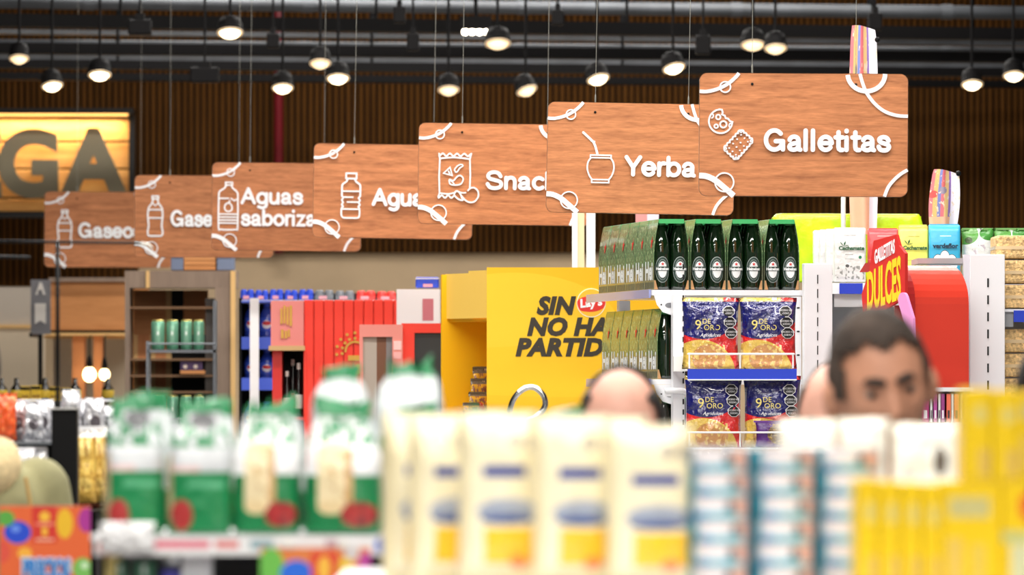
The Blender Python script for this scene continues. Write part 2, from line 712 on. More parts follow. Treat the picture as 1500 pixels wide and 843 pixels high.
bar('ventilation_duct', 3, 19, 20, gal, 33.0, 'galvanised round duct along the very top of the picture', 'duct', round_=True)
TR1 = bar('lighting_track', 29, 50, 17, darkst, 32.3, 'upper black lighting track just under the grey duct', 'track')
bar('steel_beam', 46, 64, 5, midst, 34.4, 'thin grey steel beam behind the upper lighting track', 'beam')
bar('conduit', 61, 73, 7, gal, 35.0, 'slim galvanised conduit between the black tracks', 'pipe', round_=True)
TR2 = bar('lighting_track', 70, 84, 14, darkst, 33.2, 'middle black lighting track with spotlights under it', 'track')
bar('steel_beam', 83, 96, 9, midst, 35.6, 'lower dull grey steel beam in front of the wall slats', 'beam')
TR3 = bar('lighting_track', 93, 106, 11, darkst, 34.0, 'lower black lighting track over the hanging signs', 'track')
bar('cable_tray', 111, 123, 9, darkst, 36.6, 'lowest black cable tray close to the slatted wall', 'tray')

glow = mat('spot_lens', (255, 240, 205), 0.3, emit=(255, 226, 178), strength=5.5)
rim_m = mat('spot_reflector', (190, 168, 140), 0.4, emit=(255, 220, 170), strength=0.25)


glow_dim = mat('spot_lens_dim', (255, 236, 200), 0.3, emit=(255, 222, 172), strength=1.1)


def spotlight(px, py, D, rpx, tilt, lab, roll=0.0, on=True):
    c = P(px, py, D)
    t = thing('spotlight', lab, 'lamp', c, group='ceiling spotlights')
    r = rpx * S(D) * 1.12
    R_ = (tilt, roll, 0)
    B().lathe([(r * 0.5, 0.065), (r * 0.8, 0.055), (r * 0.97, 0.03), (r, 0.0), (r * 1.06, -0.004), (r * 1.06, -0.014), (r * 0.96, -0.014), (r * 0.9, 0.02)], 20).obj('housing', darkst, t, rot=R_)
    B().lathe([(r * 1.03, -0.016), (r * 1.01, -0.022), (r * 0.86, -0.024), (r * 0.84, -0.016)], 20).obj('rim', rim_m, t, rot=R_, smooth=True)
    B().lathe([(r * 0.84, 0.0), (r * 0.8, -0.02), (r * 0.6, -0.036), (r * 0.3, -0.045), (r * 0.05, -0.047)], 20).obj('lens', glow if on else glow_dim, t, rot=R_, smooth=True)
    B().tube([(0, 0.015, 0.045), (0, 0.015, 5.0 - c.z)], 0.007, 8).obj('arm', darkst, t)
    return t


SP = [(337, 43, 32.3, 17, 'round spotlight glowing at the upper left, largest of the left ones'),
      (28, 81, 33.2, 13, 'dim round spotlight at the far left edge'),
      (76, 121, 34.0, 14, 'bright spotlight just above the wooden letter sign'),
      (146, 105, 33.6, 15, 'round spotlight right of the one above the letter sign'),
      (414, 124, 34.0, 14, 'bright spotlight directly over the red riser pipe'),
      (469, 88, 33.2, 14, 'dim spotlight up left of the brighter one beside it'),
      (495, 110, 33.6, 15, 'bright spotlight right of the red riser pipe'),
      (657, 127, 34.0, 14, 'dim spotlight over the snack sign'),
      (729, 59, 32.3, 17, 'flat dim spotlight beside the four-dot lamp'),
      (770, 128, 34.0, 14, 'tilted dim spotlight left of the yerba sign'),
      (875, 111, 33.6, 15, 'bright tilted spotlight over the yerba sign'),
      (986, 95, 33.2, 15, 'bright tilted spotlight left of the biscuit sign'),
      (1103, 61, 32.3, 16, 'bright spotlight over the biscuit sign, left of its dim twin'),
      (1136, 66, 32.6, 15, 'dim twin of the spotlight over the biscuit sign'),
      (1424, 119, 34.0, 14, 'brightest spotlight at the right, over the shelves'),
      (1485, 106, 33.6, 14, 'round spotlight at the far right edge')]
TILT = {770: 0.35, 875: 0.25, 986: 0.25, 76: 0.15}
for px, py, D, r, lab in SP:
    spotlight(px, py, 31.4 if px in (469, 1136) else 31.75, r, -0.36, lab, roll=-TILT.get(px, 0.03), on='dim' not in lab)
c = P(697, 47, 32.2)
t = thing('linear_spotlight', 'short lamp with four bright dots in a row under the top track', 'lamp', c)
B().box(-0.08, 0.08, -0.03, 0.03, 0.012, 0.08).obj('housing', darkst, t)
B().tube([(0, 0, 0.08), (0, 0, 0.2)], 0.01, 8).obj('arm', darkst, t)
dot = mat('dot_lens', (255, 245, 225), 0.3, emit=(255, 240, 215), strength=14)
for k in range(4):
    B().ball((0, 0, 0), 0.017, 0.017, 0.017, 12, 8).obj('lens', dot, t, (-0.054 + 0.036 * k, -0.02, 0))
# track junction boxes (dark lumps on the tracks)
for px, py, D, w, h, lab in ((205, 40, 31.55, 34, 22, 'black driver box on the upper track, far left'), (585, 22, 31.55, 18, 24, 'black driver box on the upper track, above the snack sign'),
                             (605, 62, 31.5, 18, 26, 'black driver box between tracks, above the snack sign'), (817, 26, 31.55, 18, 22, 'black driver box on the upper track, above the yerba sign'),
                             (1030, 66, 31.5, 22, 28, 'black driver box between tracks, left of the biscuit sign'), (1282, 32, 31.55, 20, 26, 'black driver box beside the striped paper flag'),
                             (300, 110, 31.5, 42, 22, 'black driver box on the lowest tray, left'), (400, 60, 31.5, 18, 22, 'black driver box between tracks over the red riser pipe')):
    t = thing('driver_box', lab, 'box', P(px, py, D), group='driver boxes')
    hw, hh = w / 2 * S(D), h / 2 * S(D)
    B().box(-hw, hw, -0.05, 0.05, -hh, hh).obj('case', darkst, t, bevel=0.008)
    B().box(-hw * 0.4, hw * 0.4, -0.03, 0.03, hh, hh + 0.03).obj('clamp', darkst, t)
    B().tube([(0, 0, hh + 0.02), (0, 0, 5.0 - t.location.z)], 0.006, 6).obj('hanger_rod', darkst, t)

# ================================================================== BODEGA sign
D = 37.3
s = S(D)
x1, y0, y1 = 197, 160, 319
c = P(x1, y1, D)
t = thing('letter_sign', 'black framed plank sign with big grey letters EGA, lit warm from inside', 'sign', c)
W, H = 330 * s, (y1 - y0) * s
fr = 8 * s
fm = mat('sign_frame', (16, 14, 13), 0.5)
B().box(-W, 0, 0, 0.1, 0, fr).obj('frame_rail', fm, t)
B().box(-W, 0, -0.16, 0.1, H - fr, H).obj('frame_rail', fm, t)
B().box(-fr, 0, -0.02, 0.1, 0, H).obj('frame_stile', fm, t)
B().box(-W, -W + fr, -0.02, 0.1, 0, H).obj('frame_stile', fm, t)
pm = wood('sign_plank', (226, 176, 108), (176, 118, 60), 1.2, 12, 9, 0.55, 0.7, 2.2)
zs = [fr, 29 * s, 72 * s, 112 * s, H - fr]
for a, b_ in zip(zs[:-1], zs[1:]):
    B().box(-W + fr, -fr, 0.06, 0.09, a + 0.006, b_ - 0.006).obj('plank', pm, t, bevel=0.003)
lm = mat('sign_letter', (128, 120, 98), 0.6)
for ch, cx, sc in (('E', -35.5, 1.0), ('G', 43, 1.0), ('A', 138, 1.0)):
    me = text_mesh(ch, 150 * s, lm, extrude=0.02, offset=6.5 * s, res=8)
    o = inst('letter', me, t, ((cx - x1) * s, -0.02, (y1 - 284) * s), label='grey raised letter %s' % ch)
    xs = [v.co.x for v in me.vertices]
    wd = max(xs) - min(xs)
    tw = {'E': 70, 'G': 88, 'A': 102}[ch] * s
    zsx = [v.co.z for v in me.vertices]
    o.scale = (tw / wd, 1, 102 * s / (max(zsx) - min(zsx)))
    for k in ((-0.14, 0.14) if ch == 'A' else (-0.03, 0.03)):
        B().tube([(k, 0, 0.03), (k, 0.085, 0.03)], 0.006, 6).obj('standoff', fm, o)
strip = B().box(-W + fr, -fr, -0.13, -0.1, H - fr - 0.012, H - fr).obj('light_strip', mat('warm_strip', (255, 220, 150), 0.5, emit=(255, 190, 100), strength=2), t)
al = area_light('sign_light', (0, 0, 0), W * 0.9, 0.05, 10, (1.0, 0.76, 0.44))
al.parent = t
al.location = (-W * 0.5, 0.0, H - fr - 0.02)
al.rotation_euler = (-0.12, 0, 0)

# ================================================================== hanging category signs
sign_wood = wood('sign_wood', (206, 136, 90), (118, 68, 42), 1.5, 18, 15, 0.55, 0.62, 3.2, 0.34, 0.25)
edge_m = mat('sign_edge', (214, 190, 168), 0.5)
wire_m = mat('steel_wire', (150, 148, 140), 0.4, 0.6)
SW, SH = 0.66, 0.389
GL = {}


def glyphs():
    e = lambda cx, rx: arc(cx, 51, rx, 38, 0, 360, 28)
    GL['G'] = (128, [arc(58, 69, 46, 56, 42, 335, 26) + [(105, 62)], [(105, 62), (66, 62)], [(105, 62), (105, 14)]])
    GL['a'] = (87, [arc(38, 64, 25, 25, 165, 0, 12) + [(63, 40), (63, 24), (66, 15), (72, 13)], cat([(63, 55), (42, 50), (22, 45), (13, 31), (18, 18), (34, 13), (50, 17), (63, 32)])])
    GL['l'] = (40, [[(14, 13), (14, 125)]])
    GL['e'] = (90, [[(11, 52), (77, 52)], arc(44, 51, 33, 38, 2, 322, 24)])
    GL['t'] = (54, [[(24, 116), (24, 32), (27, 19), (35, 13), (46, 13)], [(8, 86), (46, 86)]])
    GL['i'] = (38, [[(14, 13), (14, 86)], [(14, 122), (14, 125)]])
    GL['s'] = (80, [cat([(65, 68), (56, 83), (38, 89), (19, 83), (15, 69), (27, 57), (46, 51), (63, 43), (67, 29), (56, 15), (37, 12), (20, 17), (11, 33)])])
    GL['Y'] = (100, [[(12, 125), (52, 60)], [(92, 125), (52, 60)], [(52, 60), (52, 13)]])
    GL['r'] = (54, [[(14, 13), (14, 88)], cat([(14, 58), (20, 78), (33, 88), (46, 88)])])
    GL['b'] = (92, [[(14, 125), (14, 13)], e(46, 32)])
    GL['d'] = (92, [[(78, 125), (78, 13)], e(46, 32)])
    GL['A'] = (112, [[(10, 13), (55, 125)], [(55, 125), (100, 13)], [(28, 50), (82, 50)]])
    GL['g'] = (92, [e(44, 32), cat([(76, 88), (76, 40), (76, 2), (66, -19), (44, -26), (20, -18)])])
    GL['u'] = (88, [cat([(14, 88), (14, 50), (17, 24), (36, 12), (58, 20), (70, 42)]), [(70, 88), (70, 13)]])
    GL['S'] = (112, [cat([(92, 96), (80, 117), (54, 126), (26, 118), (15, 99), (26, 80), (56, 70), (86, 60), (97, 40), (86, 20), (56, 12), (26, 20), (12, 42)])])
    GL['n'] = (86, [[(14, 13), (14, 88)], cat([(14, 58), (24, 81), (42, 89), (60, 82), (68, 62), (68, 36), (68, 13)])])
    GL['c'] = (80, [arc(45, 51, 33, 38, 48, 312, 22)])
    GL['k'] = (78, [[(14, 13), (14, 125)], [(14, 45), (60, 88)], [(32, 60), (66, 13)]])
    GL['o'] = (92, [e(45, 34)])
    GL['z'] = (76, [[(12, 88), (60, 88), (12, 13), (64, 13)]])


glyphs()


def lettering(s_, x, z, cap, width, parent, stroke=25.5):
    """Rounded strokes; x, z is the left end of the baseline, width the whole word's width."""
    tot = sum(GL[ch][0] for ch in s_)
    k = cap / 138.0
    kx = width / tot
    cur = 0
    for ch in s_:
        adv, strokes = GL[ch]
        b = B()
        for si, st in enumerate(strokes):
            b.ribbon([(p[0] * kx, p[1] * k) for p in st], stroke * min(k, kx * 1.05), -0.006, -0.012 - 0.0004 * si)
        b.obj('letter', LETTER, parent, (x + cur * kx, 0, z), label='white raised letter %s' % ch)
        cur += adv


def rounded(w, h, r, n=8):
    pts = []
    for cx, cy, a in ((w - r, r, -90), (w - r, h - r, 0), (r, h - r, 90), (r, r, 180)):
        pts += arc(cx, cy, r, r, a, a + 90, n)
    return pts


def hanging_sign(x0, y0_, Wpx, roll, label, words, icon, unit, org, group='hanging category signs'):
    """unit = width of the sign in icon units, org = its top left corner in icon units."""
    D_ = 20.0 * 305.0 / Wpx
    o = P(x0, y0_, D_)
    t_ = thing('category_sign', label, 'sign', (o.x, o.y, o.z - SH), group=group, rot=(0, roll, 0))
    b = B()
    b.prism(rounded(SW, SH, 0.024), 0, 0.01)
    b.obj('panel', sign_wood, t_)
    B().ribbon(rounded(SW, SH, 0.024), 0.0026, -0.0002, 0.0095, closed=True).obj('edge_band', edge_m, t_)
    q = SW / 1225.0

    def C(pts):
        return [(min(SW, max(0, (px - 18) * q)), min(SH, max(0, SH - (py - 68) * q))) for px, py in pts]
    arcs = [(cat([(18, 176), (60, 177), (110, 166), (160, 145), (200, 118), (232, 88), (248, 68)]), 20, False),
            (cat([(18, 672), (60, 676), (110, 698), (155, 733), (193, 765), (222, 790)]), 33, False),
            (arc(998, 68, 108, 102, 180, 0, 24), 26, False),
            (cat([(960, 68), (975, 120), (1000, 180), (1050, 245), (1110, 290), (1180, 312), (1243, 316)]), 19, False),
            (cat([(1108, 790), (1130, 735), (1165, 690), (1205, 655), (1243, 632)]), 19, False)]
    # the half ring hangs below the top edge
    arcs[2] = ([(998 + 110 * math.cos(math.radians(a)), 68 + 102 * math.sin(math.radians(a))) for a in range(0, 181, 8)], 26, False)
    for ai, (pts, w_, cl) in enumerate(arcs):
        B().ribbon(C(pts), w_ * q, -0.0005, -0.005 - 0.0006 * ai, cap=False).obj('corner_arc', LETTER, t_)
    for cx, cy, r in ((168, 150, 31), (166, 711, 55)):
        B().ribbon(C(arc(cx, cy, r, r, 0, 350, 30)), 8 * q, -0.0005, -0.0075, closed=True).obj('corner_ring', LETTER, t_)
    for fx in (0.252, 0.75):
        B().lathe([(0.0045, 0.0), (0.0045, 0.003), (0.002, 0.004)], 10).obj('screw', BLACK, t_, (fx * SW, 0, SH - 0.034), (PI / 2, 0, 0))
        B().tube([(fx * SW, 0.005, SH - 0.002), (fx * SW - math.sin(roll) * 0.0, 0.005, 5.0 - t_.location.z)], 0.0008, 6).obj('hanger_wire', wire_m, t_)
        B().lathe([(0.0028, 0), (0.0028, 0.022), (0.0012, 0.03)], 8).obj('wire_clip', wire_m, t_, (fx * SW, 0.005, SH))
    u = SW / unit

    def I(p):
        return ((p[0] - org[0]) * u, SH - (p[1] - org[1]) * u)
    b = B()
    for si, st in enumerate(icon):
        pts, w_ = st[0], st[1]
        b.ribbon([I(p) for p in pts], w_ * u, -0.0005, -0.005 - 0.0003 * si, closed=len(st) > 2 and st[2])
    b.obj('icon', LETTER, t_, label='white outline icon')
    for s_, xx, base, top, xend in words:
        lettering(s_, (xx - org[0]) * u, SH - (base - org[1]) * u, (base - top) * u, (xend - xx) * u, t_)
    return t_


# --- icons, each in the units of its own sign
cookie = [(arc(142, 352, 68, 70, -80, 0, 1)[:0] + [(142 + 69 * math.cos(math.radians(a)), 352 + 70 * math.sin(math.radians(a))) for a in range(5, 275, 9)]
           + [(150, 284), (154, 300), (150, 312), (166, 318), (172, 334), (186, 336), (196, 350), (212, 356)], 9, True),
          (arc(128, 327, 13, 14, 0, 345, 18), 8, True), (arc(158, 370, 19, 19, 0, 345, 20), 9, True), (arc(116, 381, 11, 11, 0, 340, 14), 8, True),
          (arc(201, 376, 9, 12, 90, 280, 10), 7), (arc(90, 320, 9, 12, -80, 90, 10), 7)]
cracker = []
A0, A1, A2, A3 = (262, 404), (330, 465), (234, 575), (164, 512)
scal = []
for (pa, pb, n_) in ((A0, A1, 4), (A1, A2, 6), (A2, A3, 4), (A3, A0, 6)):
    for k in range(n_):
        ax, ay = pa[0] + (pb[0] - pa[0]) * k / n_, pa[1] + (pb[1] - pa[1]) * k / n_
        bx, by = pa[0] + (pb[0] - pa[0]) * (k + 1) / n_, pa[1] + (pb[1] - pa[1]) * (k + 1) / n_
        nx_, ny_ = (by - ay), -(bx - ax)
        l_ = math.hypot(nx_, ny_)
        for tt in (0.0, 0.25, 0.5, 0.75):
            bul = 8 * math.sin(PI * tt)
            scal.append((ax + (bx - ax) * tt + nx_ / l_ * bul, ay + (by - ay) * tt + ny_ / l_ * bul))
cracker.append((scal, 9, True))
for ix in range(4):
    for iy in range(3):
        cx, cy = 248 - 26 * (ix - 1.5) * 0.9 + 20 * (iy - 1), 490 + 26 * (ix - 1.5) * 1.0 + 20 * (iy - 1)
        cracker.append(([(cx - 1, cy), (cx + 1, cy)], 8))
dots = [(arc(pt[0], pt[1], 6, 6, 0, 330, 8), 5, True) for pt in ((262, 412), (322, 466), (234, 567), (172, 512))]
mate = [([(303, 263), (335, 292), (368, 322), (380, 350), (392, 392)], 14), ([(352, 314), (374, 318), (372, 336)], 8),
        ([(350, 402), (478, 402), (478, 418), (350, 418)], 8, True), (cat([(352, 420), (336, 446), (332, 486), (344, 526), (362, 552)]), 9),
        (cat([(476, 420), (492, 446), (496, 486), (484, 526), (466, 552)]), 9), ([(360, 553), (466, 553), (466, 571), (360, 571)], 8, True)]
wav = [(244 + 222 * k / 32, 312 + 9 * math.cos(k / 32 * 2 * PI * 4.5)) for k in range(33)]
wav2 = [(244 + 110 * k / 16, 600 + 9 * math.cos(k / 16 * 2 * PI * 2.5)) for k in range(17)]
chips = [(wav, 10), ([(244, 305), (250, 340), (246, 460), (250, 575), (242, 602)], 10), ([(464, 305), (456, 340), (460, 450), (458, 545)], 10),
         (cat([(252, 338), (350, 330), (454, 340)]), 10), (wav2, 10), (cat([(252, 576), (310, 582), (360, 570)]), 9),
         ([(320, 398), (336, 455), (276, 440)], 9, True), ([(310, 425), (318, 442)], 9), (cat([(356, 425), (352, 412), (374, 386), (400, 378), (408, 388), (388, 402), (372, 426), (362, 432)], closed=True), 8, True),
         (cat([(318, 482), (344, 490), (372, 460), (396, 456), (412, 478), (396, 512), (356, 520), (322, 512)], closed=True), 9, True), (cat([(318, 486), (340, 500), (352, 518)]), 8),
         (cat([(372, 560), (400, 572), (430, 572)]), 9), (cat([(446, 556), (462, 540), (490, 538), (514, 560), (516, 600), (490, 632), (452, 636), (416, 612), (388, 574)]), 10),
         (cat([(352, 588), (364, 562), (388, 572), (404, 606), (410, 624), (380, 616)], closed=True), 10, True)]
wbot = [([(788, 196), (844, 196), (844, 224), (788, 224)], 8, True), (cat([(796, 226), (790, 240), (770, 256), (767, 276), (767, 318)]), 9), (cat([(836, 226), (842, 240), (862, 256), (865, 276), (865, 318)]), 9),
        (cat([(767, 318), (774, 328), (767, 340), (774, 352), (767, 364), (774, 374), (766, 386), (766, 420), (778, 434), (816, 435), (854, 434), (862, 420), (862, 386), (856, 374), (864, 364), (857, 352), (864, 340), (857, 328), (865, 318)]), 8),
        ([(767, 292), (865, 292)], 7), ([(774, 324), (826, 324)], 7), ([(796, 350), (858, 350)], 7), ([(767, 388), (862, 388)], 7)]
fbot = [([(148, 250), (184, 250), (184, 264), (148, 264)], 8, True), (cat([(152, 266), (140, 282), (116, 300), (112, 330), (112, 490), (124, 502), (164, 504), (204, 502), (214, 490), (214, 330), (208, 300), (188, 282), (178, 266)]), 9),
        ([(118, 336), (164, 336)], 8), ([(178, 336), (196, 348), (208, 340)], 7), (cat([(164, 360), (146, 372), (146, 396), (164, 406), (182, 396), (180, 372)], closed=True), 8, True), ([(164, 360), (172, 348)], 7),
        ([(114, 420), (212, 420)], 8), ([(114, 436), (212, 436)], 8), ([(114, 452), (212, 452)], 8), ([(114, 468), (212, 468)], 8)]


def soda(ox, oy, k=1.0):
    f = lambda pts: [(ox + x * k, oy + y * k) for x, y in pts]
    return [(f([(-14, 0), (14, 0), (14, 12), (-14, 12)]), 7, True),
            (f(cat([(-10, 14), (-16, 34), (-30, 54), (-34, 84), (-32, 112), (-30, 138), (-34, 160), (-30, 180), (0, 182), (30, 180), (34, 160), (30, 138), (32, 112), (34, 84), (30, 54), (16, 34), (10, 14)])), 7),
            (f([(-32, 62), (32, 62)]), 6), (f([(-33, 100), (33, 100)]), 6), (f([(-10, 34), (0, 44), (10, 34)]), 5)]


hanging_sign(1024, 107, 305, 0.006, 'nearest wooden sign reading Galletitas with cookie and cracker icons', [('Galletitas', 396, 530, 391, 1146)], cookie + cracker + dots, 1225, (18, 68))
hanging_sign(800, 149, 274, 0.019, 'wooden sign reading Yerba with a mate gourd icon', [('Yerba', 560, 530, 398, 1006)], mate, 1155, (83, 77))
hanging_sign(612, 180, 250.5, 0.014, 'wooden sign reading Snacks with a chips bag icon', [('Snacks', 566, 550, 416, 1148)], chips, 1175, (104, 95))
hanging_sign(458, 210, 233, 0.017, 'wooden sign reading Aguas with a ribbed water bottle icon', [('Aguas', 929, 369, 272, 1268)], wbot, 852, (614, 38))
hanging_sign(310, 238, 218, 0.010, 'wooden sign reading Aguas saborizadas in two lines', [('Aguas', 230, 367, 275, 566), ('saborizadas', 232, 484, 392, 812)], fbot, 798, (76, 143))
hanging_sign(197, 257, 203, 0.006, 'dull wooden soda sign, second from the left, cut off after Gase', [('Gaseosas', 782, 602, 524, 1146)], soda(711, 462), 634, (617, 367))
hanging_sign(65, 281, 187, 0.006, 'leftmost and smallest wooden sign, a soda bottle and Gaseo', [('Gaseosas', 358, 657, 584, 740)], soda(295, 530, 0.93), 584, (203, 445))

# ================================================================== beer gondola (white shelving, yawed a little)
TH = 0.15
GD = 21.3
gx = P(958, 425, GD)                     # front left corner of the top beer shelf
shelf_z = gx.z
GZ = Matrix.Translation((gx.x, gx.y, 0)) @ Matrix.Rotation(TH, 4, 'Z')


def GP(x, y, z):
    return GZ @ Vector((x, y, z))


glass = mat('green_bottle_glass', (10, 30, 12), 0.06, spec=0.8, coat=0.6)
capm = mat('bottle_cap_green', (38, 120, 62), 0.35, 0.3)
lab_dark = mat('label_dark_green', (40, 60, 54), 0.4)
lab_white = mat('label_white', (222, 226, 228), 0.4)
lab_grey = mat('label_silver', (190, 198, 198), 0.4, 0.0)
star_m = mat('label_red_star', (204, 36, 34), 0.4)
card_m = print_mat('beer_carrier', (104, 138, 96), [('rect', -1, 0.0, 2, 0.34, (124, 130, 104)), ('rect', -1, 0.93, 2, 1.1, (80, 150, 92)), ('noise', -1, 0.4, 2, 0.93, (170, 186, 140), 14, 0.60)], 0.25, coat=0.3)
card_in = mat('carrier_kraft', (176, 132, 88), 0.7)
BH = 0.232
prof = [(0.024, 0), (0.0295, 0.004), (0.0305, 0.012), (0.0305, 0.118), (0.0298, 0.138), (0.0272, 0.160), (0.0228, 0.182), (0.0180, 0.202), (0.0150, 0.216), (0.0135, 0.221)]
bot_me = B().lathe(prof, 24).mesh('glass', glass, smooth=True)
cap_me = B().lathe([(0.0135, 0.218), (0.0158, 0.219), (0.0155, 0.226), (0.012, 0.231), (0.004, 0.2325)], 18).mesh('cap', capm, smooth=True)


def curved(pts2, r, off):
    """A small flat shape in (x, z) wrapped on the bottle front."""
    out = []
    for x, z in pts2:
        a = x / r
        out.append(Vector(((r + off) * math.sin(a), -(r + off) * math.cos(a), z)))
    return out


def label_patch(shape, off, material, name, fan=None):
    bm = bmesh.new()
    cx = sum(p[0] for p in shape) / len(shape) if fan is None else fan[0]
    cz = sum(p[1] for p in shape) / len(shape) if fan is None else fan[1]
    rings = []
    for k in (1.0, 0.66, 0.33):
        rings.append([bm.verts.new(v) for v in curved([(cx + (x - cx) * k, cz + (z - cz) * k) for x, z in shape], 0.0305, off)])
    c = bm.verts.new(curved([(cx, cz)], 0.0305, off)[0])
    n = len(shape)
    for a, b in zip(rings[:-1], rings[1:]):
        for i in range(n):
            bm.faces.new((a[i], a[(i + 1) % n], b[(i + 1) % n], b[i]))
    for i in range(n):
        bm.faces.new((rings[-1][i], rings[-1][(i + 1) % n], c))
    bmesh.ops.recalc_face_normals(bm, faces=bm.faces)
    me = bpy.data.meshes.new(name)
    bm.to_mesh(me)
    bm.free()
    me.materials.append(material)
    return me


oval = lambda rx, rz, cz=0.068, n=32: [(rx * math.cos(2 * PI * i / n), cz + rz * math.sin(2 * PI * i / n)) for i in range(n)]
lab_me = [('label', label_patch(oval(0.0255, 0.044), 0.0004, lab_grey, 'label')),
          ('label_ring', label_patch(oval(0.0242, 0.0425), 0.0008, lab_dark, 'label_ring')),
          ('label_ring', label_patch(oval(0.0172, 0.0345), 0.0012, lab_grey, 'label_ring')),
          ('label_ring', label_patch(oval(0.0162, 0.0335), 0.0015, lab_dark, 'label_ring')),
          ('label_field', label_patch(oval(0.0145, 0.028), 0.0018, lab_white, 'label_field')),
          ('label_band', label_patch([(-0.026 + 0.0052 * k, 0.064) for k in range(11)] + [(0.026 - 0.0052 * k, 0.0785) for k in range(11)], 0.0024, lab_dark, 'label_band'))]
star = [((0.0062 if k % 2 == 0 else 0.0026) * math.sin(k * PI / 5), 0.087 + (0.0062 if k % 2 == 0 else 0.0026) * math.cos(k * PI / 5)) for k in range(10)]
lab_me.append(('label_star', label_patch(star, 0.0028, star_m, 'label_star')))


def wrapb(z0, off=0.003):
    def f(x, z):
        return 0
    return f


hk = text_mesh('Heineken', 0.0138, lab_white, offset=0.0006, key='hk', spacing=0.95)
for v in hk.vertices:
    a = v.co.x / 0.0305 * 0.86
    v.co = ((0.0305 + 0.0030) * math.sin(a), -(0.0305 + 0.0030) * math.cos(a), v.co.z)


def bottle(parent, x, y, full=True):
    o = inst('bottle', bot_me, parent, (x, y, 0))
    inst('cap', cap_me, o)
    if full:
        for nm, me in lab_me:
            inst(nm, me, o)
        inst('lettering', hk, o, (0, 0, 0.0665))
    return o


# carrier: cross-section open at both ends
PW, PL = 0.1215, 0.181
cs = [(-PW / 2, 0.0), (-PW / 2, 0.06), (-PW / 2, 0.118), (-PW / 2 + 0.0015, 0.145), (-PW / 2 + 0.0045, 0.170), (-PW / 2 + 0.009, 0.198), (-PW / 2 + 0.0145, 0.226), (-PW / 2 + 0.0175, 0.2375)]
cs = cs + [(-x, z) for x, z in cs[::-1]]


def carrier_mesh():
    bm = bmesh.new()
    ul = bm.loops.layers.uv.new('UVMap')
    t_ = 0.0012
    outer = [(x, z) for x, z in cs]
    inner = [(x * (1 - 2 * t_ / PW), max(0.0, z - (t_ if z > 0.2 else 0))) for x, z in cs]
    vv = {}
    for key, line in (('o', outer), ('i', inner)):
        for e, y in ((0, 0.0), (1, PL)):
            vv[key, e] = [bm.verts.new((x, y, z)) for x, z in line]
    n = len(outer)

    def q(a):
        f = bm.faces.new(a)
        for l in f.loops:
            l[ul].uv = (l.vert.co.y / PL, l.vert.co.z / 0.2375)
    for i in range(n - 1):
        q((vv['o', 0][i], vv['o', 0][i + 1], vv['o', 1][i + 1], vv['o', 1][i]))
        q((vv['i', 0][i], vv['i', 1][i], vv['i', 1][i + 1], vv['i', 0][i + 1]))
        q((vv['o', 0][i], vv['i', 0][i], vv['i', 0][i + 1], vv['o', 0][i + 1]))
        q((vv['o', 1][i], vv['o', 1][i + 1], vv['i', 1][i + 1], vv['i', 1][i]))
    bmesh.ops.recalc_face_normals(bm, faces=bm.faces)
    me = bpy.data.meshes.new('carrier')
    bm.to_mesh(me)
    bm.free()
    me.materials.append(card_m)
    return me


car_me = carrier_mesh()
flap_me = B().prism([(-PW / 2 + 0.002, 0.001), (-PW / 2 + 0.014, 0.001), (-PW / 2 + 0.006, 0.032), (-PW / 2 + 0.002, 0.032)], 0.0, 0.001).mesh('flap', card_in)
flap2_me = B().prism([(PW / 2 - 0.002, 0.001), (PW / 2 - 0.014, 0.001), (PW / 2 - 0.006, 0.032), (PW / 2 - 0.002, 0.032)], 0.0, 0.001).mesh('flap', card_in)
topb_me = B().box(-PW / 2 + 0.019, PW / 2 - 0.019, 0.0, PL, 0.2376, 0.239).mesh('top_strip', mat('carrier_top', (190, 226, 200), 0.2, coat=0.4))
edge_me = B().box(-0.043, 0.043, -0.0015, 0.0, 0.224, 0.239).mesh('top_edge', mat('carrier_top_edge', (70, 172, 104), 0.25, coat=0.4))
hei = text_mesh('Hei', 0.075, lab_white, offset=0.0028, key='side', cx=False)
for v in hei.vertices:                       # on the left side panel, reading along +y from the far end
    x, y, z = v.co
    v.co = (-PW / 2 - 0.0008, PL - 0.012 - x * 1.42, z * 1.12)
notch_me = B()
for k in range(6):
    notch_me.box(-PW / 2 - 0.0008, -PW / 2 + 0.0005, 0.012 + k * 0.029, 0.02 + k * 0.029, 0.004, 0.026)
notch_me = notch_me.mesh('carrier_slots', mat('slot_dark', (20, 30, 20), 0.6))
sstar = B()
star_pts = [((0.02 if k % 2 == 0 else 0.009) * math.sin(k * PI / 5), (0.026 if k % 2 == 0 else 0.011) * math.cos(k * PI / 5)) for k in range(10)]
sv = [sstar.bm.verts.new((-PW / 2 + 0.0036 + 0.13 * z, 0.05 + x, 0.16 + z)) for x, z in star_pts]
cvert = sstar.bm.verts.new((-PW / 2 + 0.0032, 0.05, 0.16))
for k in range(10):
    sstar.bm.faces.new((sv[k], sv[(k + 1) % 10], cvert))
for v in sstar.bm.verts:
    v.co.x -= 0.0020
sstar_me = sstar.mesh('side_star', star_m)


def beer_pack(loc, lab, group, bottles=6, detail=True):
    t_ = thing('beer_pack', lab, 'beer', loc, TH, group)
    inst('carrier', car_me, t_)
    inst('top_strip', topb_me, t_)
    inst('top_edge', edge_me, t_)
    inst('flap', flap_me, t_)
    inst('flap', flap2_me, t_)
    inst('lettering', hei, t_, (0, 0, 0.036))
    inst('carrier_slots', notch_me, t_)['kind'] = 'stuff'
    inst('side_star', sstar_me, t_)
    for k in range(bottles):
        bottle(t_, -0.0302 + 0.0604 * (k % 2), 0.032 + 0.059 * (k // 2), k < 2 and detail)
    return t_


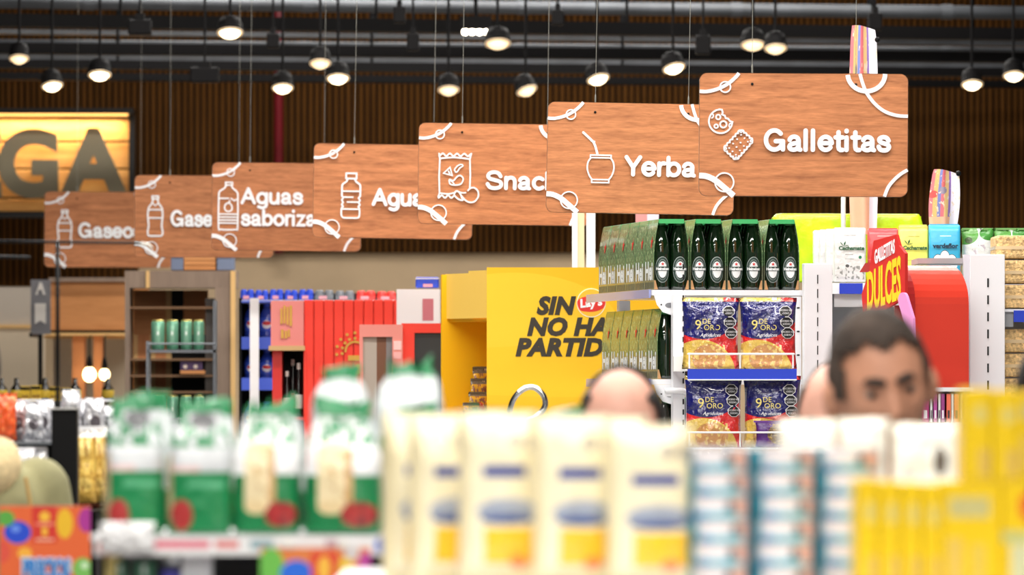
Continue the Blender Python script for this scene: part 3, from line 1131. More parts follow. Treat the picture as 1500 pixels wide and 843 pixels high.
ORD = ['leftmost', 'second from left', 'third from left', 'rightmost']
BACK = ['second', 'third', 'fourth', 'fifth', 'sixth', 'seventh']
for i in range(4):
    beer_pack(GP(0.062 + i * 0.1265, 0.012, shelf_z + 0.001), '%s green six-pack on the top shelf, two bottles facing out' % ORD[i], 'six-packs on the top shelf')
    for j in range(1, 6 if i == 0 else 3):
        lab = ('%s green six-pack back in the leftmost column on the top shelf' % BACK[j - 1]) if i == 0 else '%s six-pack back in the %s column on the top shelf' % (BACK[j - 1], ORD[i])
        beer_pack(GP(0.062 + i * 0.1265, 0.012 + j * 0.192, shelf_z + 0.001), lab, 'six-packs on the top shelf', 2, False)
z2 = P(0, 556, GD).z
for j in range(6):
    beer_pack(GP(0.075, 0.02 + j * 0.192, z2 + 0.001), ('front six-pack on the middle shelf with one dark bottle showing' if j == 0 else '%s six-pack back on the middle shelf' % BACK[j - 1]), 'six-packs on the middle shelf', 6 if j == 0 else 2, False)
for j in range(3):
    beer_pack(GP(0.075, 0.02 + j * 0.192, z2 - 0.30), ('front six-pack low on the bottom shelf by the white post' if j == 0 else '%s six-pack back on the bottom shelf' % BACK[j - 1]), 'six-packs on the bottom shelf', 6 if j == 0 else 2, False)

# --- the gondola itself
t = thing('beer_gondola', 'white metal shelving gondola holding the green six-packs', 'shelf', (gx.x, gx.y, 0), TH)
shelfL = 1.35
slot_m = mat('slot_black', (15, 15, 18), 0.6)
rail_clear = mat('price_rail_blue_grey', (150, 158, 214), 0.2, coat=0.3)
for zz, nm in ((shelf_z, 'top'), (z2, 'mid'), (z2 - 0.301, 'low')):
    o = B().box(-0.005, 0.56, 0.0, shelfL, zz - 0.018, zz).obj('shelf_board', SHELFW, t)
    B().box(-0.012, -0.006, 0.03, shelfL, zz - 0.027, zz + 0.002).obj('price_rail', rail_clear, o)
    br = B()
    br.prism([(0.0, zz - 0.0185), (0.10, zz - 0.0185), (0.10, zz - 0.085), (0.06, zz - 0.085), (0.03, zz - 0.075), (0.01, zz - 0.05)], 0.0, 0.003)
    br.obj('bracket', SHELFW, o)
    B().prism(arc(0.053, zz - 0.052, 0.015, 0.009, 0, 350, 20), -0.0006, 0.0).obj('bracket_hole', mat('hole_grey', (120, 122, 128), 0.5) if nm != 'mid' else slot_m, o)
    B().prism(arc(0.025, zz - 0.05, 0.003, 0.003, 0, 340, 10), -0.0006, 0.0).obj('bracket_hole', slot_m, o)
# front post with slots, x 985-1000 in the picture
px0 = (983 - 958) * S(GD)
B().box(px0, px0 + 0.04, -0.045, -0.005, 0, shelf_z - 0.02).obj('post', SHELFW, t)
sb = B()
for k in range(46):
    sb.box(px0 + 0.032, px0 + 0.0375, -0.0465, -0.045, 0.3 + k * 0.035, 0.318 + k * 0.035)
sb.obj('post_slots', slot_m, t)['kind'] = 'stuff'
# right end panel behind the snack bags and the tall right post
xr = (1178 - 958) * S(GD)
rp = B().box(xr, xr + 42 * S(GD), -0.05, -0.01, 0, P(0, 386, GD).z)
rp.obj('post', SHELFW, t, bevel=0.002)
sb = B()
for k in range(40):
    zz = 0.34 + k * 0.048
    if zz + 0.03 < P(0, 386, GD).z - 0.02:
        sb.box(xr + 0.044, xr + 0.0475, -0.0515, -0.05, zz, zz + 0.03)
sb.obj('post_slots', slot_m, t)['kind'] = 'stuff'
ep = B().box(xr - 0.035, xr - 0.001, -0.004, 0.02, 0, shelf_z - 0.022).obj('end_panel', SHELFW, t)
hb = B()
for k in range(9):
    hb.prism(arc(xr - 0.012, shelf_z - 0.06 - k * 0.08, 0.0055, 0.003, 0, 340, 10), -0.0052, -0.004)
hb.obj('panel_holes', slot_m, t)['kind'] = 'stuff'
for xx in (0.10, 0.48):
    B().box(xx, xx + 0.04, 1.30, shelfL - 0.002, 0, shelf_z - 0.02).obj('post', SHELFW, t)
B().box(0.0, 0.56, 0.02, shelfL, 0, 0.12).obj('plinth', SHELFW, t)
# white bent tube handle in front of the post
h0, h1, hz = 0.028, 0.108, P(0, 573, GD - 0.4).z
B().tube([(h0, -0.06, hz), (h1 - 0.02, -0.06, hz), (h1 - 0.006, -0.06, hz - 0.006), (h1, -0.06, hz - 0.02), (h1, -0.06, 0.2)], 0.010, 10).obj('bent_tube', SHELFW, t, smooth=True)
B().box(h0, h0 + 0.02, -0.062, -0.04, hz - 0.02, hz).obj('tube_clamp', SHELFW, t)

# --- wire racks with the snack bags
bag_m = print_mat('cracker_bag', (214, 36, 38), [('ell', 0.30, -0.02, 0.62, 0.43, (226, 190, 84)), ('ell', 0.46, 0.16, 0.30, 0.19, (204, 146, 82)), ('noise', 0.15, 0.0, 0.75, 0.36, (232, 200, 118), 9, 0.56),
                                              ('noise', 0.05, 0.0, 0.7, 0.2, (150, 150, 60), 12, 0.66),
                                              ('ell', 0.36, 0.98, 0.78, 0.56, (20, 23, 98)), ('rect', -1, 0.945, 2, 1.2, (206, 180, 96)), ('rect', 0.72, 0.945, 2, 1.2, (214, 60, 60))],
                  0.15, bump=1.0, bscale=34, coat=0.7, spec=0.8)
gold_m = mat('gold_print', (222, 204, 120), 0.35)
whp = mat('white_print', (240, 240, 244), 0.4)
blk = mat('black_print', (16, 16, 18), 0.4)
BW, BHH, BD = 0.192, 0.238, 0.055
bag_me = [pillow('bag', BW, BHH, BD, bag_m, seed=k + 3, wrinkle=0.011, flare=0.2, seal=0.04) for k in range(4)]


def bsurf(w, h, d, seal, ox, oz, extra=0.0016):
    def f(x, z):
        u = (x + ox) / w + 0.5
        v = ((z + oz) / h - seal) / (1 - 2 * seal)
        return -pillow_depth(min(1, max(0, u)), min(1, max(0, v)), d) - extra
    return f


def txt(parent, s_, size, m, x, z, w, h, d, seal, name='lettering', **kw):
    me = text_mesh(s_, size, m, surf=bsurf(w, h, d, seal, x, z, kw.pop('extra', 0.0016)), key=(round(x, 4), round(z, 4), w, h), **kw)
    return inst(name, me, parent, (x, 0, z))


octo = [(0.0215 * math.cos(PI / 8 + k * PI / 4), 0.0195 * math.sin(PI / 8 + k * PI / 4)) for k in range(8)]
POS = [(1000, 437, 'upper left'), (1084, 437, 'upper right'), (1004, 556, 'lower left'), (1090, 556, 'lower right')]
BGD = GD - 0.30
for i, (px, py, w_) in enumerate(POS):
    b0 = P(px + 41, py + 102, BGD)
    b0.z = P(0, 540 if i < 2 else 655, BGD - 0.06).z - 0.0025
    t = thing('snack_bag', '%s blue, red and yellow cracker bag in the white wire rack' % w_, 'snack bag', (b0.x, b0.y, b0.z), 0.05 * (-1) ** i, 'cracker bags in the wire rack')
    inst('bag', bag_me[i], t)
    a = (BW, BHH, BD, 0.04)
    txt(t, '9', 0.046, gold_m, -0.044, 0.132, *a, extra=0.006)
    txt(t, 'DE', 0.024, gold_m, -0.016, 0.151, *a, extra=0.006)
    txt(t, 'ORO', 0.025, gold_m, 0.002, 0.130, *a, extra=0.006)
    txt(t, 'Agridulces', 0.016, whp, -0.004, 0.108, *a, shear=0.3, extra=0.006)
    for k in range(3):
        ox, oz = 0.058 + 0.004 * k, 0.192 - 0.036 * k
        f = bsurf(BW, BHH, BD, 0.04, ox, oz, 0.007)
        b = B()
        vs = [b.bm.verts.new((x, f(x, z), z)) for x, z in octo]
        b.bm.faces.new(vs)
        o = b.obj('warning_seal', whp, t, (ox, 0, oz))
        b = B()
        vs = [b.bm.verts.new((x * .9, f(x, z) - 0.0012, z * .9)) for x, z in octo]
        b.bm.faces.new(vs)
        b.obj('seal_field', blk, o)
        for q_, sz in ((0.004, 0.0085), (-0.006, 0.0085)):
            me = text_mesh('EXCESO EN' if q_ > 0 else 'SODIO', sz, whp, surf=lambda x, z: f(x, z) - 0.0025, key=('oct', i, k))
            inst('lettering', me, o, (0, 0, q_ - 0.003))
for i, (yb, yr_, rail) in enumerate(((519, 540, True), (634, 655, False))):
    c0 = P(1008, yb, BGD - 0.06)
    t = thing('wire_rack', ('upper white wire rack with a wide blue price rail' if rail else 'lower white wire rack holding the bottom cracker bags'), 'rack', c0, 0.0, 'wire racks on the beer gondola')
    Wd = (1163 - 1008) * S(BGD)
    zb = P(0, yr_, BGD - 0.06).z - c0.z
    dp = 0.17
    B().tube([(0, 0.012, 0), (0, 0, 0), (Wd, 0, 0), (Wd, 0.012, 0)], 0.0032, 8).obj('rail_wire', WHITE, t)
    for x in (0.004, Wd * 0.49, Wd - 0.004):
        B().tube([(x, 0, 0), (x, 0, zb - 0.0)], 0.0028, 8).obj('upright_wire', WHITE, t)
    sh = B().box(-0.008, Wd + 0.008, 0.0, dp, zb - 0.008, zb - 0.004).obj('tray', WHITE, t)
    B().box(-0.045, 0.0, 0.10, 0.318, zb - 0.01, zb + 0.04).obj('arm', WHITE, t)
    if rail:
        B().box(-0.002, Wd + 0.008, -0.006, -0.001, zb - 0.036, zb - 0.002).obj('price_rail', BLUE, t)
        B().box(-0.002, Wd + 0.008, -0.008, -0.001, zb - 0.040, zb - 0.036).obj('rail_lip', WHITE, t)
# small purple snack bag lying in the lower rack
pv = print_mat('purple_bag', (88, 40, 128), [('ell', 0.7, 0.5, 0.4, 0.42, (120, 96, 70)), ('noise', 0.3, 0.1, 1, 0.9, (190, 160, 90), 14, 0.58)], 0.25, bump=0.5, coat=0.4)
b0 = P(1135, 652, BGD - 0.044)
b0.z = P(0, 655, BGD - 0.06).z - 0.0015
t = thing('small_snack_bag', 'small purple snack bag at the right end of the lower wire rack', 'snack bag', b0)
inst('bag', pillow('bag', 0.13, 0.085, 0.014, pv, 21, wrinkle=0.002), t)
B().box(-0.07, 0.07, -0.001, 0.001, 0.082, 0.088).obj('seal', mat('purple_seal', (110, 60, 150), 0.3), t)

# ================================================================== Lay's style cardboard display
YEL = mat('display_yellow', (238, 182, 22), 0.5, spec=0.3)
YEL2 = mat('display_yellow_light', (250, 206, 96), 0.5)
D = 23.3
s = S(D)
yw = -0.18
o0 = P(713, 392, D)
Ht = o0.z
t = thing('cardboard_display', 'yellow cardboard chip display reading SIN NO HAY PARTIDO', 'display', (o0.x, o0.y, 0), 0.0)
SD = 0.66
pn = print_mat('display_panel', (240, 184, 28), [('ell', 0.15, 0.88, 0.6, 0.11, (242, 194, 44)), ('ell', 0.5, 0.80, 1.2, 0.05, (242, 190, 34))], 0.5, spec=0.3)
B().box(0, SD, 0, 0.012, 0, Ht).obj('side_panel', pn, t, uvbox=(0, SD, 0, Ht))
wl = 69 * s
# the open front runs back to the left
FD = Vector((-wl, 0.40, 0))
Mr = Matrix.Rotation(math.atan2(FD.y, FD.x), 4, 'Z')
Lf = FD.length
hz0 = (466 - 392) * s
hz_edge = P(0, 396, D).z
B().box(0, Lf * 0.44, -0.02, -0.008, Ht - hz0, hz_edge, Mr).obj('header_board', YEL2, t)
B().box(Lf * 0.455, Lf, -0.03, -0.018, Ht - hz0, hz_edge - 0.008, Mr).obj('header_board', YEL2, t)
B().box(Lf - 0.012, Lf, -0.42, 0.0, 0, hz_edge - 0.01, Mr).obj('side_wall', YEL, t)
B().box(0.0, Lf, -0.45, -0.438, 0, hz_edge - 0.01, Mr).obj('back_panel', YEL, t)
B().box(0.0, Lf, -0.43, -0.03, Ht - hz0 - 0.012, Ht - hz0, Mr).obj('ceiling_board', YEL, t)
B().box(0.0, Lf, -0.43, 0.0, 1.30, 1.315, Mr).obj('shelf_board', YEL, t)
B().box(0.0, Lf, -0.012, 0.0, 0, 1.33, Mr).obj('front_panel', YEL, t)
tx = mat('display_black', (46, 38, 26), 0.5)
for word, cx0, cx1, top, base in (('SIN', 786, 844, 434, 462), ('NO HAY', 772, 921, 465, 493), ('PARTIDO', 755, 915, 495, 523)):
    me = text_mesh(word, 0.1, tx, shear=0.22, offset=0.0056, key='lays', extrude=0.0008, cx=False, spacing=1.05)
    xs = [v.co.x for v in me.vertices]
    zs_ = [v.co.z for v in me.vertices]
    o = inst('lettering', me, t)
    kx = (cx1 - cx0) * s / (max(xs) - min(xs))
    kz = (base - top) * s / (max(zs_) - min(zs_))
    o.scale = (kx, 1, kz)
    o.location = ((cx0 - 713) * s - min(xs) * kx, -0.0016, P(0, base, D).z - min(zs_) * kz)
lg = B()
lg.prism(arc(0, 0, 21.5 * s, 21.5 * s, 0, 355, 48), -0.002, 0.0)
lo = lg.obj('brand_disc', mat('disc_rim', (248, 236, 200), 0.4), t, ((866 - 713) * s, 0, P(0, 444, D).z), label='round red and yellow brand badge')
B().prism(arc(0, 0, 20 * s, 20 * s, 0, 355, 48), -0.003, -0.002).obj('disc_field', mat('disc_yellow', (250, 190, 50), 0.4), lo)
B().prism(cat([(-20 * s, 3 * s), (-8 * s, 9 * s), (8 * s, 6 * s), (20 * s, 7 * s), (19 * s, -6 * s), (8 * s, -12 * s), (-6 * s, -13 * s), (-17 * s, -10 * s)], 6, True), -0.0042, -0.003).obj('disc_ribbon', mat('disc_red', (222, 48, 40), 0.4), lo)
me = text_mesh("Lay's", 17 * s, LETTER, offset=0.0018, extrude=0.0006, key='badge', shear=0.1)
inst('lettering', me, lo, (0.0, -0.0052, -5 * s), (0, -0.12, 0))
# chip bags leaning inside the display
chip_m = print_mat('chip_bag', (226, 176, 60), [('noise', 0, 0, 1, 1, (150, 104, 92), 7, 0.54), ('ell', 0.5, 0.55, 0.3, 0.2, (222, 60, 50)), ('rect', 0, 0.9, 1, 1.1, (120, 116, 106)), ('noise', 0, 0, 1, 1, (235, 225, 215), 10, 0.66), ('noise', 0, 0, 1, 0.4, (60, 54, 48), 9, 0.6)], 0.22, 0.15, bump=0.5, coat=0.3)
for k, (px, dy, w_, h_, lab) in enumerate(((690, 0.26, 0.07, 0.10, 'front small'), (700, 0.305, 0.08, 0.14, 'second'), (703, 0.35, 0.08, 0.19, 'third'), (706, 0.395, 0.08, 0.235, 'rearmost tall'))):
    b0 = P(px, 600, D + dy)
    tb = thing('chip_bag', lab + ' crumpled chip bag standing inside the yellow display', 'snack bag', (b0.x, b0.y, 1.316), 0.5, 'chip bags in the yellow display')
    inst('bag', pillow('bag', w_, h_, 0.022, chip_m, 31 + k, wrinkle=0.003), tb)
    B().box(-w_ * 0.46, w_ * 0.46, -0.002, 0.002, h_ - 0.006, h_ + 0.002).obj('seal', GREYM, tb)

# chrome loop holder before the display
D = 19.0
s = S(D)
pts = cat([(748, 640), (746, 610), (752, 586), (766, 571), (782, 568), (796, 580), (798, 596), (786, 610), (770, 618), (762, 640)], 6)
t = thing('wire_loop', 'chrome wire loop standing up before the yellow display', 'hook', P(770, 640, D))
b = B()
b.tube([((x - 770) * s, 0.002 * math.sin(i * 0.1), (640 - y) * s) for i, (x, y) in enumerate(pts)], 0.0085, 10)
b.obj('loop', CHROME, t, smooth=True)
B().tube([(-22 * s, 0, 0), (-22 * s, 0, -t.location.z)], 0.0062, 10).obj('stem', CHROME, t, smooth=True)

# ================================================================== left background: wine corner behind the signs
tan = wood('tan_wood', (214, 150, 96), (178, 116, 66), 1.0, 8, 8, 0.55, 0.7, 2.0)
tanv = wood('tan_wood_upright', (222, 152, 100), (186, 118, 70), 8, 8, 1.0, 0.55, 0.7, 2.0)
greyw = wood('grey_wood', (150, 130, 114), (118, 100, 88), 8, 8, 1.0, 0.6, 0.7, 2.0)
trimw = mat('pale_trim', (222, 180, 118), 0.5)
pale = mat('pale_wall', (206, 190, 166), 0.7, vary=0.04, scale=1)


def rect(name, m, parent, org, D, x0, y0, x1, y1, dy0, dy1, bevel=0.0):
    """A board given by its picture rectangle at depth D; dy0..dy1 is its extent in depth from D."""
    s_ = S(D)
    a, c = P(x0, y1, D), P(x1, y0, D)
    return B().box(a.x - org[0], c.x - org[0], D + dy0 - org[1], D + dy1 - org[1], a.z - org[2], c.z - org[2]).obj(name, m, parent, bevel=bevel)


def floorz(D):
    return HORIZON + EYE / S(D)


D = 34.0
org = (P(130, 0, D).x, D, 0.0)
t = thing('wooden_booth', 'wooden booth front with a wide tan lintel above the hanging bulbs', 'booth', org)
rect('lintel', tan, t, org, D, 72, 413, 216, 484, 0.0, 0.2)
rect('lintel_fascia', BLACK, t, org, D, 72, 484, 216, 488, 0.02, 0.2)  # dark fascia line under the lintel
rect('trim_board', trimw, t, org, D, 66, 488, 216, 492, -0.01, 0.2)
rect('cornice', greyw, t, org, D, 72, 407, 200, 413, -0.03, 0.2)
rect('post', tanv, t, org, D, 105, 492, 123, floorz(D), 0.05, 0.18)
rect('post', tanv, t, org, D, 136, 492, 149, floorz(D), 0.05, 0.18)
rect('post', tanv, t, org, D, 190, 492, 206, floorz(D), 0.05, 0.18)
rect('back_panel', pale, t, org, D, 60, 492, 216, floorz(D), 0.9, 0.95)
rect('top_board', trimw, t, org, D, 60, 492, 216, 495.5, 0.2, 0.9)
org = (P(20, 0, 35.5).x, 35.5, 0.0)
t = thing('partition', 'pale beige partition at the left edge with a grey top rail', 'partition', org)
rect('panel', pale, t, org, 35.5, -80, 478, 64, floorz(35.5), 0.0, 0.1)
rect('upper_panel', mat('grey_beige', (186, 176, 164), 0.7), t, org, 35.5, -80, 421, 64, 478, 0.0, 0.1)
rect('rail', trimw, t, org, 35.5, -80, 476, 64, 481, -0.02, 0.0)
# grey pennant sign with a white bottle silhouette
org = P(59, 490, 33.4)
t = thing('pennant_sign', 'grey pennant sign with a white A-shaped mark left of the booth', 'sign', org)
s = S(33.4)
B().box(-14 * s, 15 * s, 0, 0.02, 0, 80 * s).obj('board', mat('sign_grey', (128, 128, 134), 0.5), t)
whm = mat('sign_white', (238, 234, 228), 0.5)
B().prism([(-7 * s, 58 * s), (-4 * s, 58 * s), (-2.6 * s, 65 * s), (2.2 * s, 65 * s), (4 * s, 58 * s), (7 * s, 58 * s), (2 * s, 76 * s), (-1 * s, 76 * s)], -0.006, 0.0).obj('mark', whm, t)
B().prism([(-8 * s, 15 * s), (0, 20 * s), (8 * s, 15 * s), (8 * s, 45 * s), (-8 * s, 45 * s)], -0.006, 0.0).obj('mark', whm, t)
B().tube([(0, 0.01, 0), (0, 0.01, -org.z)], 0.012, 8).obj('pole', BLACK, t)
B().box(-16 * s, -12 * s, -0.01, 0.6, -4 * s, 2 * s).obj('bracket', BLACK, t)
# pendant bulbs
bulb_m = mat('bulb_glow', (255, 235, 190), 0.3, emit=(255, 214, 150), strength=9)
for px, py, r, lab in ((131, 549, 9.5, 'left glowing pendant bulb under the wooden booth'), (153, 549, 7.5, 'right glowing pendant bulb under the wooden booth')):
    c = P(px, py, 33.85)
    s = S(33.85)
    t = thing('pendant_bulb', lab, 'lamp', c, group='pendant bulbs')
    B().ball((0, 0, 0), r * s, r * s, r * 1.15 * s, 18, 12).obj('bulb', bulb_m, t, smooth=True)
    B().lathe([(3.2 * s, r * s), (5 * s, (r + 4) * s), (3 * s, (r + 14) * s), (1 * s, (r + 20) * s)], 14).obj('socket', BLACK, t, smooth=True)
    B().tube([(0, 0, (r + 19) * s), (0, 0, P(0, 495, 33.85).z - c.z), (0, 0.15, P(0, 493.6, 34.0).z - c.z)], 0.004, 6).obj('cord', BLACK, t)
# back row of bottles and yellow packs at the far left
D = 31.5
org = (P(45, 0, D).x, D, 0)
t = thing('back_counter', 'dark low counter at the far left under the pale partition', 'counter', org)
rect('body', BLACK, t, org, D, -70, 592, 150, floorz(D), 0, 0.5)
rect('top', mat('counter_top', (44, 38, 36), 0.5), t, org, D, -72, 588, 152, 592, -0.02, 0.52)
bt = B().lathe([(0.028, 0), (0.03, 0.01), (0.03, 0.06), (0.012, 0.085), (0.011, 0.115), (0.004, 0.116)], 14).mesh('glass', mat('dark_wine_glass', (20, 16, 14), 0.15), smooth=True)
lbm = B().lathe([(0.0305, 0.015), (0.0308, 0.02), (0.0308, 0.05), (0.0305, 0.055)], 14).mesh('label', mat('wine_label', (206, 176, 60), 0.5), smooth=True)
for k, px in enumerate((2, 24, 66, 110, 158)):
    c = P(px, 588, D + 0.2)
    tb = thing('wine_bottle', ['at the picture edge', 'second from the edge', 'right of the thin black pole', 'just left of the booth post', 'right of the booth posts'][k] + ', small dark bottle on the back counter', 'bottle', c, group='bottles on the back counter')
    tb['label'] = 'small dark bottle on the back counter, ' + ['at the picture edge', 'second from the edge', 'left of the thin black pole', 'just left of the booth post', 'right of the booth posts'][k]
    inst('glass', bt, tb)
    inst('label_wrap', lbm, tb)
ypk = print_mat('yellow_pack', (226, 186, 40), [('rect', 0.1, 0.2, 0.9, 0.4, (150, 110, 30)), ('noise', 0, 0, 1, 1, (190, 150, 40), 6, 0.6)], 0.5)
for k, (x0, x1, yt) in enumerate(((30, 44, 566), (45, 60, 565), (72, 86, 567), (88, 104, 569))):
    c = P((x0 + x1) / 2, 588, D + 0.1)
    w = (x1 - x0) * S(D)
    tb = thing('yellow_pack', 'small yellow pack on the back counter, ' + ['first', 'second', 'third', 'fourth'][k] + ' from the left', 'box', c, group='yellow packs on the back counter')
    h = (588 - yt) * S(D)
    B().box(-w / 2, w / 2, 0, 0.04, 0, h).obj('carton', ypk, tb, uvbox=(-w / 2, w / 2, 0, h), bevel=0.003)
    B().box(-w / 2, w / 2, -0.002, 0.0, h * 0.75, h * 0.95).obj('label_strip', BLACK, tb)

# wooden shelf unit with metal rack and green cans
D = 31.0
org = (P(265, 0, D).x, D, 0)
t = thing('wooden_shelf_unit', 'tall grey wooden shelf unit behind the green cans', 'shelf', org)
rect('header', greyw, t, org, D, 183, 397, 345, 422, 0.0, 0.35)
rect('header_trim', trimw, t, org, D, 214, 397, 219, 422, -0.012, 0.0)
rect('side_trim', trimw, t, org, D, 338, 397, 345, floorz(D), -0.012, 0.0)
rect('side_post', greyw, t, org, D, 315, 422, 338, floorz(D), 0.0, 0.3)
rect('side_post', greyw, t, org, D, 183, 422, 190, floorz(D), 0.0, 0.3)
rect('inner_post', mat('dark_grey_wood', (72, 66, 62), 0.6), t, org, D, 300, 437, 314, floorz(D), 0.05, 0.3)
for x0, x1, m in ((190, 238, tan), (238, 246, trimw), (246, 264, BLACK), (264, 300, tan)):  # black strips are drawn in where only dark gaps show between planks
    rect('back_strip', m, t, org, D, x0, 424, x1, 490, 0.32, 0.35)
for x0, x1, m in ((190, 196, trimw), (196, 214, tanv), (214, 222, trimw), (222, 238, tanv), (238, 246, trimw), (246, 300, BLACK)):  # the black strip stands in for the dark gap beside the planks
    rect('back_strip', m, t, org, D, x0, 490, x1, floorz(D), 0.32, 0.35)
for yy in (451, 527, 551, 575):
    rect('shelf_board', mat('brown_shelf', (120, 88, 60), 0.6), t, org, D, 190, yy - 1.5, 315, yy + 1.5, 0.02, 0.31)
rect('inner_shelf', tan, t, org, D, 264, 543, 300, 548, 0.0, 0.3)
D2 = 29.2
org = (P(265, 0, D2).x, D2, 0)
t = thing('can_rack', 'slim grey metal rack carrying rows of green cans', 'rack', org)
for yy in (513, 624):
    rect('tray', GREYM, t, org, D2, 216, yy, 316, yy + 4, 0.0, 0.16)
    B().tube([P(216, yy - 9, D2) - Vector(org), P(316, yy - 9, D2) - Vector(org)], 0.004, 8).obj('guard_rail', GREYM, t)
for xx in (214, 312):
    rect('post', GREYM, t, org, D2, xx, 500 if xx == 214 else 440, xx + 4, floorz(D2), 0.0, 0.03)
    rect('post', GREYM, t, org, D2, xx, 500 if xx == 214 else 440, xx + 4, floorz(D2), 0.14, 0.17)
canm = print_mat('green_can', (112, 168, 140), [('rect', 0.3, 0.25, 0.7, 0.8, (136, 186, 158)), ('ell', 0.5, 0.55, 0.09, 0.07, (226, 236, 228)), ('rect', 0, 0.04, 1, 0.12, (80, 140, 110))], 0.3, 0.3)
goldm = mat('can_gold', (226, 206, 120), 0.25, 0.8)
for row, (yb, n) in enumerate(((513, 4), (624, 4))):
    for k in range(4):
        px = (231.5, 252.5, 273, 291)[k]
        r_px = (10, 9, 8.5, 8)[k]
        s = S(D2)
        c = P(px, yb, D2 + 0.07)
        c.z = P(0, yb, D2).z + 0.001
        tb = thing('drink_can', '%s pale green can on the %s tray of the grey rack' % (['leftmost', 'second', 'third', 'rightmost'][k], ['upper', 'lower'][row]), 'can', c, group='green cans on the rack')
        h = 44 * s
        r = r_px * s
        B().lathe([(r * 0.85, 0), (r, h * 0.05), (r, h * 0.9), (r * 0.86, h * 0.95)], 18).obj('body', canm, tb, uvbox=(-r, r, 0, h), smooth=True)
        B().lathe([(r * 0.86, h * 0.95), (r * 0.9, h * 0.965), (r * 0.86, h), (r * 0.7, h * 0.985)], 18).obj('lid', goldm, tb, smooth=True)
# small purple sign board deep in the shelf unit
c = P(282, 542.5, 31.15)
t = thing('purple_box', 'small purple box with two white dots inside the shelf unit', 'box', c)
s = S(31.2)
B().box(-16 * s, 16 * s, -0.1, 0.1, 0, 13 * s).obj('carton', mat('purple_carton', (86, 68, 118), 0.5), t)
for k in (-9, 6):
    B().prism(arc(k * s, 5 * s, 3 * s, 3 * s, 0, 340, 12), -0.102, -0.1).obj('dot', whm, t)
# blue-grey square columns over the unit
for k, (x0, x1) in enumerate(((252, 270), (319, 343))):
    org = P((x0 + x1) / 2, 397, 31.15)
    t = thing('crate', ['left', 'right'][k] + ' blue-grey crate on top of the wooden shelf unit', 'crate', org, group='crates on the shelf unit')
    hw = (x1 - x0) / 2 * S(31.2)
    B().box(-hw, hw, -0.1, 0.12, 0.0, 24 * S(31.2)).obj('body', mat('blue_grey', (112, 124, 150), 0.5), t, bevel=0.004)
    B().box(-hw * 1.05, hw * 1.05, -0.105, 0.125, 20 * S(31.2), 24.5 * S(31.2)).obj('rim', mat('blue_grey_rim', (130, 140, 164), 0.5), t)
org = P(294, 397, 31.15)
t = thing('wooden_crate', 'brown wooden crate between two blue-grey crates on the shelf unit', 'crate', org)
hw = 23 * S(31.2)
for k in range(3):
    B().box(-hw, hw, -0.1, -0.08, (1 + 7 * k) * S(31.2), (7 + 7 * k) * S(31.2)).obj('slat', tan, t)
B().box(-hw, hw, -0.08, 0.12, 0, 20 * S(31.2)).obj('body', tan, t)

# ================================================================== soda shelf and red kiosk
D = 28.6
org = (P(372, 0, D).x, D, 0)
t = thing('soda_shelf', 'black and white shelf stacked with blue soda packs', 'shelf', org)
rect('upright', WHITE, t, org, D - 0.3, 366, 437, 379, floorz(D - .3), 0, 0.03)
rect('back_panel', BLACK, t, org, D, 350, 428, 640, floorz(D), 0.42, 0.46)
rect('side_panel', BLACK, t, org, D, 350, 437, 354, floorz(D), 0.0, 0.42)
for yy in (508, 568, 440):
    rect('shelf_board', BLACK if yy != 440 else SHELFW, t, org, D, 354, yy, 640, yy + 4, 0.0, 0.42)
    rect('shelf_edge', mat('blue_edge', (66, 92, 200), 0.3), t, org, D, 354, yy - (14 if yy != 440 else -1), 402, yy + 4, -0.012, -0.001)
soda_m = print_mat('soda_bottle', (40, 66, 176), [('rect', 0, 0.35, 1, 0.66, (58, 88, 206)), ('ell', 0.5, 0.5, 0.3, 0.10, (226, 226, 236)), ('ell', 0.5, 0.53, 0.28, 0.05, (206, 54, 60)), ('rect', 0, 0.0, 1, 0.22, (22, 20, 30))], 0.15, coat=0.4)
zero_m = print_mat('zero_bottle', (34, 34, 38), [('rect', 0, 0.35, 1, 0.66, (70, 70, 76)), ('noise', 0, 0.6, 1, 1, (150, 152, 158), 5, 0.55)], 0.15, coat=0.4)
cola_m = print_mat('red_bottle', (206, 36, 38), [('rect', 0, 0.3, 1, 0.6, (222, 60, 56)), ('noise', 0, 0.6, 1, 0.95, (236, 150, 140), 5, 0.66)], 0.2, coat=0.4)
caps = {'blue': (mat('soda_cap', (44, 74, 196), 0.35), soda_m), 'dark': (mat('dark_cap', (110, 114, 120), 0.35), zero_m), 'red': (mat('red_cap', (220, 56, 52), 0.35), cola_m)}
_sb = {}


def soda_bottle(parentless_label, kind, loc, h, r, group):
    key = (kind, round(h, 4), round(r, 4))
    if key not in _sb:
        a = B().lathe([(r * 0.85, 0), (r, h * 0.04), (r, h * 0.3), (r * 0.94, h * 0.34), (r, h * 0.38), (r, h * 0.66), (r * 0.8, h * 0.78), (r * 0.4, h * 0.9), (r * 0.34, h * 0.94)], 14).mesh('body', caps[kind][1], smooth=True, uvbox=(-r, r, 0, h))
        c = B().lathe([(r * 0.42, h * 0.925), (r * 0.44, h * 0.99), (r * 0.3, h)], 12).mesh('cap', caps[kind][0])
        _sb[key] = (a, c)
    tb = thing('soda_bottle', parentless_label, 'bottle', loc, group=group)
    inst('body', _sb[key][0], tb)
    inst('cap', _sb[key][1], tb)


